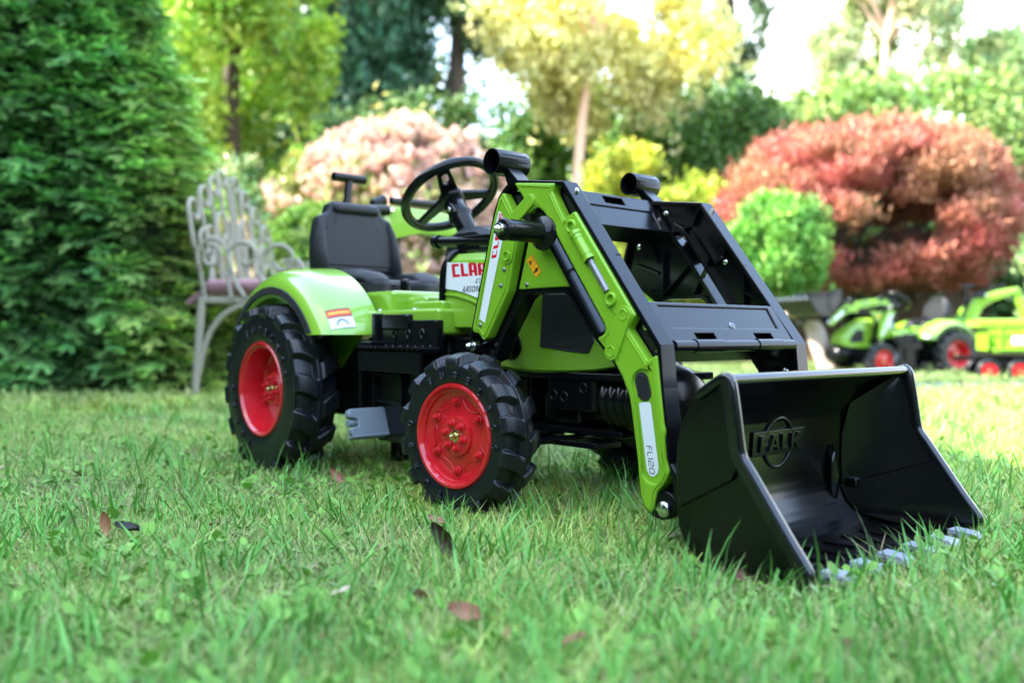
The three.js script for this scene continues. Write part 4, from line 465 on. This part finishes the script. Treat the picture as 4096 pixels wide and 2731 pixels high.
// clumped leaves in an ellipsoid: lobes on the surface, leaves gathered round each lobe
function crown(parent, name, c, r, n, geo, colour, o = {}) {
  const m = new THREE.InstancedMesh(geo, o.mat || foliage, n), d = new THREE.Object3D(), col = new THREE.Color(), lobes = [], nl = o.lobes || 26; m.name = name; m.castShadow = m.receiveShadow = true; m.userData.kind = 'stuff';
  for (let i = 0; i < nl; i++) { const p = V(gauss(), gauss() + (o.up || 0), gauss()).normalize(), q = 1 - (o.fill ?? 0.5) * rnd() * rnd(); p.multiplyScalar(q); if (o.flat !== undefined && p.y < o.flat) p.y = o.flat + 0.3 * (p.y - o.flat); lobes.push({ p, s: rr(0.14, 0.34) * (o.spread || 1), l: rr(0.75, 1.3) }); }
  for (let i = 0; i < n; i++) { const L = lobes[Math.floor(rnd() * nl)], p = V(gauss(), gauss() * (o.squash || 0.8), gauss()).multiplyScalar(L.s).add(L.p); const out = p.length(); if (out > 1.12 && rnd() < 0.8) { i--; continue; }
    d.position.set(c.x + p.x * r.x, Math.max(c.y + p.y * r.y, o.floor ?? -1), c.z + p.z * r.z); d.rotation.set(rr(-0.9, 0.9), rnd() * 6.283, rr(-0.9, 0.9)); d.scale.setScalar(rr(0.7, 1.3) * (o.size || 1)); d.updateMatrix(); m.setMatrixAt(i, d.matrix); colour(col, p, L.l * rr(0.8, 1.2)); m.setColorAt(i, col); }
  parent.add(m); return m;
}
const tint = (r, g, b, v = 0.25) => (c, p, l) => c.setRGB(r * l * rr(1 - v, 1 + v), g * l, b * l * rr(1 - v, 1 + v));
function trunk(parent, pts, r0, r1, mat, name = 'trunk') { const n = pts.length, rings = []; const cv = new THREE.CatmullRomCurve3(pts); const N = n * 5; for (let i = 0; i <= N; i++) { const t = i / N, p = cv.getPoint(t), r = (r0 + (r1 - r0) * t) * (i === 0 ? 1.4 : 1), ring = []; for (let k = 0; k < 12; k++) { const a = -k / 12 * 6.283, q = r * (1 + 0.15 * perlin.noise(p.x * 3 + k, p.y * 4, 1)); ring.push([p.x + q * Math.cos(a), p.y, p.z + q * Math.sin(a)]); } rings.push(ring); } return part(name, loft(rings, true, true), mat, parent); }
function limbs(parent, from, c, r, n, r0, mat) { const gs = []; for (let i = 0; i < n; i++) { const a = rnd() * 6.283, e = V(c.x + r.x * 0.75 * Math.cos(a) * rr(0.5, 1), c.y + r.y * rr(-0.3, 0.8), c.z + r.z * 0.75 * Math.sin(a) * rr(0.5, 1)), mid = from.clone().lerp(e, 0.5).add(V(rr(-0.1, 0.1), rr(0, 0.2), rr(-0.1, 0.1))); gs.push(cylBetween(from, mid, r0, r0 * 0.6, 7), cylBetween(mid, e, r0 * 0.6, r0 * 0.2, 7)); } part('limb', join(gs), mat, parent).userData.kind = 'stuff'; }
function tree(name, label, cat, o) { const t = thing(name, label, cat, o.group); if (o.trunk) trunk(t, o.trunk, o.r0, o.r1, o.bark || M.bark); if (o.limbs) limbs(t, o.trunk[o.trunk.length - 1].clone().lerp(o.trunk[o.trunk.length - 2], 0.3), o.c, o.r, o.limbs, o.r1 * 0.9, o.bark || M.bark); crown(t, 'crown', o.c, o.r, o.n, o.geo, o.col, o); return t; }

// yew hedge: block at the left; unseen run round the camera, placed to shade foreground and darken reflections
{
  const t = thing('yew_hedge', 'tall dark green clipped yew hedge filling the left side behind the iron chair, with an unseen run out of view shading the foreground', 'hedge');
  const seg = [[-1.66, -5.25], [-1.34, -4.66], [-1.36, -4.36], [-1.56, -4.22], [-3.30, -4.2], [-3.6, -3.7], [-3.75, 1.5], [-3.0, 4.6], [2.4, 4.9], [3.5, 3.8], [3.7, -1.3]], L = [0]; for (let i = 1; i < seg.length; i++) L.push(L[i - 1] + Math.hypot(seg[i][0] - seg[i - 1][0], seg[i][1] - seg[i - 1][1]));
  const H = 4.0, shape = (u, y) => { // u walks from the right end round the front, along the left side and on behind the camera
    const s = u * L[L.length - 1]; let i = 1; while (i < seg.length - 1 && L[i] < s) i++; const q = (s - L[i - 1]) / (L[i] - L[i - 1]), a = seg[i - 1], b = seg[i], n = [b[1] - a[1], a[0] - b[0]], nl = Math.hypot(...n), lean = s < 1.4 ? 0.26 * y : 0.05 * y; return [a[0] + (b[0] - a[0]) * q - lean * (s < 1.4 ? 1 : n[0] / nl), a[1] + (b[1] - a[1]) * q - (s < 1.4 ? 0 : lean * n[1] / nl), n[0] / nl, n[1] / nl]; };
  const hOf = (u) => 1 - 0.5 * THREE.MathUtils.smoothstep(u, 0.47, 0.58);
  const rings = []; for (let i = 0; i <= 110; i++) { const u = i < 50 ? 0.13 * i / 50 : 0.13 + 0.87 * (i - 50) / 60, ring = [], out = []; const Hu = H * hOf(u); for (let j = 0; j <= 24; j++) { const y = Hu * j / 24, [x, z, nx, nz] = shape(u, y), w = 0.10 + 0.07 * fbm(x * 2.2, y * 2.2, z * 2.2, 2); ring.push([x - nx * w, y, z - nz * w]); } for (const y of [Hu + 0.15, Hu, 0]) { const [x, z] = shape(u, Math.min(y, Hu)), end = u * L[L.length - 1] < 2.75, cx = end ? -2.6 : x * 1.16, cz = end ? -5.1 : z * (z > 2 ? 1.16 : 1); out.push([cx, y, cz]); } rings.push([...ring, ...out]); }
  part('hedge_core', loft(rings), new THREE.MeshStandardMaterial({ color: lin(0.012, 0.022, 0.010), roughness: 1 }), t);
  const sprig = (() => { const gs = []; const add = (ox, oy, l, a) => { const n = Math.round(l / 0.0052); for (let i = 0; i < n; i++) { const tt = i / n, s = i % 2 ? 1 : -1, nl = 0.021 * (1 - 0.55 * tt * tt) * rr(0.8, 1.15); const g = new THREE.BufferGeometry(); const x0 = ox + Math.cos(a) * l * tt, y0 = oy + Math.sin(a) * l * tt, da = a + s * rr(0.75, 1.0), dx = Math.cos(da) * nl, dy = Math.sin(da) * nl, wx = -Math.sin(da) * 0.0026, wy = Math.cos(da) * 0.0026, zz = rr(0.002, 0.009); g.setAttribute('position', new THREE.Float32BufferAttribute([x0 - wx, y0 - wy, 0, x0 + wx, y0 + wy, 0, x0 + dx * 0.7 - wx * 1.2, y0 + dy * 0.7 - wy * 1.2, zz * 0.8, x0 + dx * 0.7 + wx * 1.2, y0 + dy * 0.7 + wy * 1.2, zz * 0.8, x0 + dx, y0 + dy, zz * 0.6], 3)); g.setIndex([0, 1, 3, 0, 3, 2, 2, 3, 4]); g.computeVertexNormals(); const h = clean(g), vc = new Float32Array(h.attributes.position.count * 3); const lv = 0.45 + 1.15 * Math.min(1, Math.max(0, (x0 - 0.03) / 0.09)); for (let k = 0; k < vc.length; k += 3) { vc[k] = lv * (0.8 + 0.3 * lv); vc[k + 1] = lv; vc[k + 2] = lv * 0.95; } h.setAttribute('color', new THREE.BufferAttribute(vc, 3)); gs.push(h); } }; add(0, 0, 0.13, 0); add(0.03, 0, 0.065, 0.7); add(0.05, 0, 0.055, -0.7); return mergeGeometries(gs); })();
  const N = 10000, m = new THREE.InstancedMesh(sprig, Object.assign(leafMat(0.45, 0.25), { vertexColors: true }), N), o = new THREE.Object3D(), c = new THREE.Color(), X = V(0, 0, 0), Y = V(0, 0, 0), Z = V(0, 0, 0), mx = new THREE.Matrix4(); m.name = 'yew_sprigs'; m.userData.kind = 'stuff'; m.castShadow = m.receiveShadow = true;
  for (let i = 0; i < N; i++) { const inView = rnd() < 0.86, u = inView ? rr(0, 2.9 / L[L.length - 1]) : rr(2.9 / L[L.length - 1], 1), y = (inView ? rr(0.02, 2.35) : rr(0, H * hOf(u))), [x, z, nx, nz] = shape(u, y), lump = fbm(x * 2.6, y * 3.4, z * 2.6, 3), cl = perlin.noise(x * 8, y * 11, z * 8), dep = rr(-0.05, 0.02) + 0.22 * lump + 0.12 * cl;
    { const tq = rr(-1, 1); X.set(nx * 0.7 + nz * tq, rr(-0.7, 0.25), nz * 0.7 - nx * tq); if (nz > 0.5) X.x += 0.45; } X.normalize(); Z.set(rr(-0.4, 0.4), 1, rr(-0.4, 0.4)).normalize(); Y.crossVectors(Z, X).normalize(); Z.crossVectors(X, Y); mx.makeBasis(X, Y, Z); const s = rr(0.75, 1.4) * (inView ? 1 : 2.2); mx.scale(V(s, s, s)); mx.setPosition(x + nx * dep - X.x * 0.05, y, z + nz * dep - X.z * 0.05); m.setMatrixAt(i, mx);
    const l = (0.30 + 1.1 * Math.max(0, Math.min(1, (dep + 0.13) / 0.22))) * rr(0.7, 1.3); const ed = inView ? THREE.MathUtils.smoothstep(x, -1.95, -1.55) : 0; c.setRGB(0.17 * l * rr(0.8, 1.3) * (1 + 0.9 * ed), 0.44 * l * (1 + 0.25 * ed), 0.14 * l); m.setColorAt(i, c); }  // deeper sprigs coloured darker as shade in the gaps, right edge brighter as sunlit glow
  t.add(m);
}
// pale peach-pink rhododendron: a main dome and a lower shoulder to the left
{
  const domes = [[V(-1.08, 0.80, -8.8), V(1.22, 1.42, 1.1)], [V(-2.02, 0.58, -8.5), V(0.82, 1.02, 0.9)]], t = thing('rhododendron', 'broad dome-shaped rhododendron covered in pale pink flower clusters behind the tractor seat', 'flowering shrub');
  trunk(t, [V(-1.3, 0, -8.7), V(-1.3, 0.5, -8.7), V(-1.2, 1.2, -8.75)], 0.06, 0.03, M.bark);
  for (const [c, r] of domes) crown(t, 'crown', c, r.clone().multiplyScalar(0.95), 4200, sprays.mid, (q, p, l) => q.setRGB(0.24 * l * rr(0.8, 1.3), 0.30 * l, 0.07 * l), { lobes: 50, up: 0.3, fill: 0.3, flat: -0.5, size: 0.85 });
  const petals = mergeGeometries(Array.from({ length: 14 }, () => { const a = rnd() * 6.283, b = rr(-0.5, 1.5); return clean(leafGeo(0.08, 0.08, 0.12).rotateX(Math.PI / 2 - b).rotateY(a).translate(0.03 * Math.cos(-a + 1.57), 0.03 * b, 0.03 * Math.sin(-a + 1.57))); }));
  const n = 1450, m = new THREE.InstancedMesh(petals, new THREE.MeshPhysicalMaterial({ color: lin(1, 1, 1), roughness: 0.7, side: THREE.DoubleSide, transmission: 0.25, thickness: 0 }), n), d = new THREE.Object3D(), q = new THREE.Color(); m.name = 'flower_clusters'; m.userData.kind = 'stuff'; m.castShadow = m.receiveShadow = true;
  for (let i = 0; i < n; i++) { const [c, r] = domes[rnd() < 0.66 ? 0 : 1]; let p; do { p = V(gauss(), gauss() * 0.8 + 0.35, gauss()).normalize(); } while (p.y < -0.3 || fbm(p.x * 2.6 + 4, p.y * 2.6 + c.x, p.z * 2.6, 2) < -0.12); p.multiplyScalar(rr(0.97, 1.08)); d.position.set(c.x + p.x * r.x, c.y + p.y * r.y, c.z + p.z * r.z); d.rotation.set(rr(-0.5, 0.5) + 0.5 * p.z, rnd() * 6.283, -p.x * 0.7); d.scale.setScalar(rr(0.8, 1.35)); d.updateMatrix(); m.setMatrixAt(i, d.matrix); const l = rr(0.72, 1.0); q.setRGB(0.84 * l, 0.60 * l * rr(0.92, 1.06), 0.48 * l); m.setColorAt(i, q); }
  t.add(m);
}
// clipped box ball behind the seat
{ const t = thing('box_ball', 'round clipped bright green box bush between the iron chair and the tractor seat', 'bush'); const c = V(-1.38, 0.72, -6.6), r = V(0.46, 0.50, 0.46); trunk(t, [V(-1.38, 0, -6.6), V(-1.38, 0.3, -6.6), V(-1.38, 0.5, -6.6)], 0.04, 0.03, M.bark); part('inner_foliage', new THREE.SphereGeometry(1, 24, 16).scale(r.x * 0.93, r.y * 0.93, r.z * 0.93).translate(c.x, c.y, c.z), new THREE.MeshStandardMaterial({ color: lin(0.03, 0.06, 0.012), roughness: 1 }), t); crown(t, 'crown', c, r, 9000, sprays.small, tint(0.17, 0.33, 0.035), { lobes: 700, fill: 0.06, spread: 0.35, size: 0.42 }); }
// golden tree
tree('golden_tree', 'small tree with yellow-green leaves and a slim pinkish trunk in the middle of the garden', 'tree', { trunk: [V(0.66, 0, -11), V(0.70, 1.2, -11), V(0.80, 2.2, -11), V(0.86, 3.0, -11), V(1.05, 4.2, -11)], r0: 0.075, r1: 0.05, bark: M.barkPink, limbs: 9, c: V(1.25, 4.5, -11), r: V(1.5, 1.7, 1.3), n: 5600, geo: sprays.mid, col: (c, p, l) => c.setRGB(0.76 * l * rr(0.9, 1.08), 0.72 * l, 0.32 * l), lobes: 46, fill: 0.7, size: 0.95 });
tree('golden_shrub', 'yellow-green shrub right of the slim trunk, seen over the loader', 'shrub', { c: V(1.20, 1.25, -9.4), r: V(0.55, 0.92, 0.5), n: 2600, geo: sprays.small, col: tint(0.52, 0.56, 0.07), lobes: 24, trunk: [V(1.2, 0.05, -9.4), V(1.2, 0.5, -9.4), V(1.2, 0.9, -9.4)], r0: 0.03, r1: 0.02 });
tree('golden_shrub', 'lower yellow-green shrub beside the left edge of the red maple', 'shrub', { c: V(1.95, 1.10, -9.6), r: V(0.62, 0.90, 0.5), n: 2600, geo: sprays.small, col: tint(0.46, 0.54, 0.07), lobes: 24, trunk: [V(1.95, 0.05, -9.6), V(1.95, 0.5, -9.6), V(1.95, 0.9, -9.6)], r0: 0.03, r1: 0.02 });
// red Japanese maple
{
  const t = thing('red_maple', 'spreading red Japanese maple with a low mushroom crown at the right', 'tree'); const c = V(3.40, 1.34, -8.6), r = V(1.30, 0.88, 1.1);
  trunk(t, [V(3.2, 0, -8.8), V(3.25, 0.5, -8.75), V(3.1, 1.0, -8.7), V(3.3, 1.6, -8.6)], 0.10, 0.06, M.bark); limbs(t, V(3.2, 0.9, -8.7), c, r, 14, 0.035, M.bark);
  crown(t, 'crown', c, r, 17000, sprays.fine, (q, p, l) => { const k = THREE.MathUtils.smoothstep(fbm(p.x * 2 + 1, p.y * 2.4, p.z * 2, 3), -0.25, 0.35); { const w = 0.7 + 0.3 * l; q.setRGB((0.45 + 0.09 * k) * w, (0.135 + 0.10 * (1 - k)) * w, 0.125 * w); }; }, { lobes: 260, up: 0.3, fill: 0.25, squash: 0.45, spread: 0.62, size: 1.05, floor: 0.78 });
}
tree('standard_bush', 'rounded bright green bush on short stems in front of the red maple', 'bush', { trunk: [V(2.16, 0, -7.5), V(2.16, 0.3, -7.5), V(2.17, 0.8, -7.5)], r0: 0.035, r1: 0.025, limbs: 8, c: V(2.16, 1.00, -7.5), r: V(0.44, 0.43, 0.43), n: 4200, geo: sprays.small, col: tint(0.20, 0.44, 0.08), lobes: 40, fill: 0.75, spread: 1.15, size: 0.85 });
tree('edge_shrub', 'pale green leafy shrub at the right edge behind the toy trailer', 'shrub', { trunk: [V(4.25, 0, -7), V(4.25, 0.5, -7), V(4.25, 0.9, -7)], r0: 0.03, r1: 0.02, c: V(4.45, 0.62, -7.0), r: V(0.40, 0.7, 0.5), n: 2600, geo: sprays.small, col: tint(0.34, 0.50, 0.18), lobes: 22, size: 0.9 });
// broad hedge and trees at the right
{ const t = thing('beech_hedge', 'tall light green hedge running along the back right behind the red maple', 'hedge'); const c = V(6.1, 1.9, -13.2); crown(t, 'foliage', c, V(3.7, 2.05, 0.9), 10000, sprays.mid, tint(0.26, 0.39, 0.11), { lobes: 150, fill: 0.25, spread: 0.8, size: 1.1 }); part('hedge_core', box(5.4, 2.9, 0.9, 6.6, 1.45, -13.4, 0.3), new THREE.MeshStandardMaterial({ color: lin(0.03, 0.05, 0.015), roughness: 1 }), t); }
tree('open_tree', 'tall tree with thin pale green foliage against the white sky at the right', 'tree', { trunk: [V(8.0, 0, -20.5), V(8.1, 3, -20.5), V(8.4, 5.5, -20.5), V(8.5, 7.5, -20.5)], r0: 0.16, r1: 0.06, bark: M.barkPink, limbs: 12, c: V(8.3, 7.5, -20.5), r: V(1.75, 2.1, 1.6), n: 2700, geo: sprays.big, col: tint(0.42, 0.48, 0.24), lobes: 34, fill: 0.6, size: 0.95 });
tree('edge_tree', 'light tree top above the hedge at the right edge', 'tree', { trunk: [V(11.2, 0, -20), V(11.2, 3, -20), V(11.3, 5, -20)], r0: 0.2, r1: 0.1, limbs: 6, c: V(11.2, 5.6, -20), r: V(1.1, 1.6, 1.2), n: 2200, geo: sprays.big, col: tint(0.38, 0.50, 0.2), lobes: 22 });
// dark shrubs along the back
const dark = [['dark shrub standing right of the flowering rhododendron below the sky gap', -0.7, -13.2, 1.7, 2.0, 0.06, 0.11], ['dark green shrub behind the slim trunk of the yellow tree', 1.3, -13, 1.6, 2.0, 0.07, 0.125], ['dark green shrub between the yellow tree and the red maple', 3.1, -12.8, 1.3, 1.9, 0.055, 0.105], ['dark green shrub behind the left slope of the rhododendron', -2.7, -12.0, 1.5, 1.7, 0.05, 0.095], ['mid green tree-like shrub between the yellow tree and the tall light hedge, against the sky', 4.1, -14.6, 1.3, 2.0, 0.08, 0.13], ['tall green shrub directly behind the crown foot of the yellow tree', 2.3, -14.8, 1.5, 2.15, 0.07, 0.12], ['dark green shrub below the right half of the red maple', 5.0, -10.2, 1.5, 0.95, 0.04, 0.085]];
dark.forEach(([label, x, z, rx, ry, a, b]) => tree('laurel_shrub', label, 'shrub', { group: 'dark shrubs along the back of the garden', trunk: [V(x, 0, z), V(x, 0.8, z), V(x, 1.4, z)], r0: 0.08, r1: 0.05, c: V(x, ry * 0.95, z), r: V(rx, ry, 0.9), n: 4200, geo: sprays.mid, col: tint(a * 2.4, b * 2.4, 0.06), lobes: 46, fill: 0.4 }));
// trees at the back left
tree('lime_tree', 'sunlit yellow-green broadleaf tree directly right of the yew hedge', 'tree', { trunk: [V(-3.3, 0, -10.6), V(-3.25, 1.6, -10.6), V(-3.3, 3, -10.6), V(-3.2, 4.2, -10.6)], r0: 0.14, r1: 0.08, limbs: 10, c: V(-3.2, 3.8, -10.6), r: V(1.15, 2.5, 1.3), n: 4600, geo: sprays.mid, col: tint(0.34, 0.50, 0.06), lobes: 44, fill: 0.8 });
tree('dark_conifer', 'tall dark bluish green tree behind the rhododendron', 'tree', { trunk: [V(-2.8, 0, -16), V(-2.8, 3, -16), V(-2.8, 7, -16)], r0: 0.25, r1: 0.1, limbs: 10, c: V(-2.8, 5.6, -16), r: V(1.25, 3.9, 1.3), n: 7000, geo: sprays.big, col: tint(0.05, 0.14, 0.07), lobes: 60, fill: 0.5 });
tree('overhanging_oak', 'oak branches hanging against the sky left of the yellow tree', 'tree', { trunk: [V(-1.2, 0, -17), V(-1.1, 4, -17), V(-0.9, 8, -17)], r0: 0.22, r1: 0.12, limbs: 12, c: V(-0.75, 7.9, -17), r: V(1.7, 2.3, 1.5), n: 3600, geo: sprays.big, col: tint(0.09, 0.16, 0.06), lobes: 34, fill: 0.5, size: 0.9 });
tree('overhanging_oak', 'dark thin tree right of the yellow tree top against the white sky', 'tree', { trunk: [V(4.6, 0, -18.5), V(4.6, 4, -18.5), V(4.4, 7.5, -18.5)], r0: 0.2, r1: 0.1, limbs: 12, c: V(4.1, 7.3, -18.5), r: V(1.1, 2.5, 1.2), n: 1200, geo: sprays.big, col: tint(0.10, 0.16, 0.06), lobes: 34, fill: 0.4, size: 0.85 });
tree('light_shrub', 'pale green leafy shoots at the right foot of the yew hedge', 'shrub', { trunk: [V(-2.05, 0, -7.0), V(-2.05, 0.6, -7.0), V(-2.0, 1.2, -7.0)], r0: 0.02, r1: 0.012, c: V(-2.0, 1.25, -7.0), r: V(0.25, 0.62, 0.25), n: 420, geo: sprays.small, col: tint(0.30, 0.42, 0.16), lobes: 14 });
{ const w = thing('far_wood', 'mass of dark green trees closing off the back of the garden', 'wood'); w.userData.kind = 'stuff'; crown(w, 'foliage', V(-7.5, 3.2, -19), V(7.2, 4.6, 1.6), 12000, sprays.big, tint(0.09, 0.16, 0.04), { lobes: 170, fill: 0.6, spread: 0.7, size: 1.2 }); crown(w, 'foliage', V(3.0, 1.3, -19.5), V(9, 1.9, 1.4), 9000, sprays.big, tint(0.09, 0.15, 0.04), { lobes: 140, fill: 0.6, spread: 0.7, size: 1.2 }); }
// pale leaning trunk beside the parked tractor
{ const t = thing('leaning_stump', 'pale grey leaning tree stump just left of the parked tractor', 'tree stump'); trunk(t, [at(1905, 848, 6.6), at(1885, 800, 6.6), at(1868, 752, 6.6), at(1850, 728, 6.6)], 0.075, 0.06, M.barkPale); part('stump_top', box(0.34, 0.05, 0.25, at(1850, 722, 6.6).x - 0.02, at(1850, 722, 6.6).y, -6.6, 0.015).rotateZ(0.0), M.barkPale, t); }
// ---------------------------------------------------------------- iron garden bench with cushion
{
  const t = thing('iron_bench', 'cream wrought iron garden bench with scrolled back and arms in front of the yew hedge', 'garden bench');
  const W = 1.12, D = 0.42, Hs = 0.445, bar = (pts, r = 0.0095, n = 40) => tube(pts, r, n, 8), ang = Math.PI / 2 - 0.04;
  t.position.set(-0.96, 0, -4.0); t.rotation.y = ang;     // local: x along the seat (away from the camera), z to the front, origin at the near front foot
  const scrollPts = (cx, cy, r, a0, turns, end = 0.25) => { const o = []; const N = 26; for (let i = 0; i <= N; i++) { const q = i / N, a = a0 + turns * 6.283 * q, k = r * (1 - (1 - end) * q); o.push([cx + k * Math.cos(a), cy + k * Math.sin(a)]); } return o; };
  part('seat_frame', join(box(W + 0.02, 0.026, 0.026, W / 2, Hs, 0, 0.004), box(W + 0.02, 0.026, 0.026, W / 2, Hs, -D, 0.004), box(0.026, 0.026, D, 0, Hs, -D / 2, 0.004), box(0.026, 0.026, D, W, Hs, -D / 2, 0.004)), M.iron, t);
  for (let i = 1; i < 10; i++) part('seat_slat', box(0.024, 0.008, D, W * i / 10, Hs + 0.008, -D / 2, 0.001), M.iron, t);
  for (const x of [0, W]) { part('front_leg', cylBetween(V(x, 0, 0.02), V(x, Hs, 0), 0.017, 0.019, 12), M.iron, t); part('back_leg', cylBetween(V(x, 0, -D - 0.035), V(x, Hs, -D), 0.017, 0.019, 12), M.iron, t);
    part('brace', bar([V(x, 0.10, -D - 0.02), V(x, 0.25, -D + 0.015), V(x, 0.35, -D + 0.07), V(x, 0.41, -D + 0.15), V(x, Hs - 0.008, -D + 0.26)], 0.013), M.iron, t); part('brace', bar([V(x, 0.10, 0.012), V(x, 0.25, -0.015), V(x, 0.38, -0.09), V(x, Hs - 0.008, -0.16)], 0.012), M.iron, t); }
  const back = (pts) => pts.map(([x, y]) => V(x, y, -D - 0.13 * (y - Hs)));
  const S = (pts, r) => part('back_scroll', bar(back(pts), r || 0.0095, 64), M.iron, t);
  for (const m of [0, 1]) { const X = (p) => p.map(([x, y]) => [m ? W - x : x, y]);
    [[0.0, 0.845, 0.066], [0.155, 0.925, 0.066], [0.30, 0.995, 0.062], [0.43, 1.055, 0.054]].forEach(([x, y, r], i) => { S(X([[x + 0.04, Hs + 0.01], [x + 0.012, Hs + 0.2], [x - 0.010, y - 0.14], [x - 0.018, y - 0.04], ...scrollPts(x + r - 0.018, y, r, Math.PI, -0.95, 0.35)]), 0.0105); if (i === 1) S(X([[x + 0.13, Hs + 0.02], [x + 0.125, y - 0.33], [x + 0.11, y - 0.2], ...scrollPts(x + 0.06, y - 0.17, 0.055, 0.3, 0.95, 0.35)]), 0.0075); });
    S(X([[0.10, Hs + 0.02], [0.17, 0.60], ...scrollPts(0.13, 0.70, 0.10, -0.5, 1.0, 0.3)]), 0.009); S(X([[0.38, Hs + 0.02], [0.44, 0.64], ...scrollPts(0.385, 0.80, 0.11, -0.5, 1.0, 0.3)]), 0.009);
    const xa = m ? W + 0.02 : -0.02, A = (pts, r = 0.0095) => part('arm_scroll', bar(pts.map(([z, y]) => V(xa, y, z)), r, 70), M.iron, t); // arm: a chain of C and S scrolls falling to the front
    A([[-D - 0.01, 0.60], [-D - 0.005, 0.67], [-D + 0.045, 0.715], [-D + 0.105, 0.69], [-D + 0.135, 0.60], [-D + 0.16, 0.52], [-D + 0.20, Hs + 0.012]]); A(scrollPts(-D + 0.045, 0.635, 0.055, 1.6, -1.05, 0.3), 0.010);
    A([[-D + 0.14, Hs + 0.01], [-D + 0.125, 0.53], ...scrollPts(-D + 0.20, 0.635, 0.082, 3.6, -0.9, 0.32)], 0.0095); A(scrollPts(-D + 0.36, 0.615, 0.082, 2.9, -0.95, 0.3), 0.0095); A([[-D + 0.26, 0.56], [-D + 0.30, 0.50], [-D + 0.37, 0.475], [-0.01, Hs + 0.01]], 0.0115); A([[-0.005, Hs], [0.035, 0.52], [0.04, 0.58], [0.01, 0.625]], 0.012); }
  part('centre_splat', join(bar(back([[W / 2 - 0.02, Hs], [W / 2 - 0.02, 1.09]]), 0.012), bar(back([[W / 2 + 0.04, Hs], [W / 2 + 0.04, 1.03]]), 0.010)), M.iron, t);
  const cu = thing('seat_cushion', 'dusty pink cushion lying on the seat of the iron garden bench', 'cushion'); const g = new RoundedBoxGeometry(1.0, 0.10, 0.46, 8, 0.045), p = g.attributes.position; for (let i = 0; i < p.count; i++) { const x = p.getX(i), z = p.getZ(i); p.setY(i, p.getY(i) * (1 - 0.45 * Math.pow(Math.max(Math.abs(x) / 0.5, Math.abs(z) / 0.23), 6)) + 0.006 * perlin.noise(x * 14, 1, z * 14)); } g.computeVertexNormals();
  M.cushion.bumpMap = noiseTex(64, (u, v) => (Math.floor(u * 32) + Math.floor(v * 32)) % 2 ? 1 : 0.2, 5); M.cushion.bumpScale = 0.003; part('cover', g, M.cushion, cu); part('corner_tassel', tube([V(-0.46, -0.01, -0.2), V(-0.45, -0.035, -0.25), V(-0.44, -0.075, -0.31)], 0.017, 12, 8), M.cushion, cu);
  const c = V(W / 2, 0, -D / 2 - 0.01).applyAxisAngle(V(0, 1, 0), ang); cu.position.set(-0.96 + c.x, Hs + 0.062, -4.0 + c.z); cu.rotation.y = ang;
}
// ---------------------------------------------------------------- fallen leaves
const dead = (l, w) => { const rings = []; for (let i = 0; i <= 10; i++) { const t = i / 10, ww = w * Math.pow(Math.sin(Math.PI * Math.min(1, t * 0.94 + 0.03)), 0.8) * (1 + 0.12 * Math.sin(t * 25)), ring = []; for (let j = -2; j <= 2; j++) ring.push([j / 2 * ww / 2, (j * j / 4) * w * 0.3 + 0.15 * l * t * t, -l * (t - 0.5)]); rings.push(ring); } return loft(rings); };
const dl = (label, px, py, d, l, w, rot, col, lift) => { const g = part(numbered('fallen_leaf'), dead(l, w), new THREE.MeshStandardMaterial({ color: col, roughness: 0.7, side: THREE.DoubleSide }), scene); tag(g, label, 'leaf'); const p = at(px, py, d); g.position.set(p.x, lift, p.z); g.rotation.set(...rot); };
dl('upright dark brown fallen leaf standing in the grass below the front wheel', 1028, 1312, 1.12, 0.055, 0.024, [1.25, 0.5, 0.5], lin(0.045, 0.022, 0.012), 0.035);
dl('curled near-black fallen leaf lying in the grass at the left', 292, 1276, 1.2, 0.035, 0.02, [0.1, 1.4, 0.1], lin(0.018, 0.014, 0.013), 0.03);
dl('tan fallen leaf sticking up behind the curled black leaf at the left', 245, 1252, 1.24, 0.035, 0.016, [1.3, 0.2, 0], lin(0.30, 0.14, 0.06), 0.03);
dl('large blurred brown leaf at the bottom of the lawn', 1072, 1515, 0.83, 0.036, 0.022, [0.35, 1.3, 0.1], lin(0.26, 0.11, 0.06), 0.03);
dl('small reddish leaf low in the grass at the lower right', 1700, 1410, 0.98, 0.014, 0.012, [0.9, 0.2, 0], lin(0.12, 0.035, 0.03), 0.028);
dl('small tan leaf in the grass left of the front wheel', 775, 1135, 1.66, 0.035, 0.016, [1.1, 0.8, 0], lin(0.28, 0.12, 0.07), 0.03);
dl('small tan leaf in the lawn below the front wheel', 1005, 1248, 1.27, 0.03, 0.014, [0.4, 1.2, 0], lin(0.33, 0.17, 0.10), 0.026);
renderer.render(scene, camera);
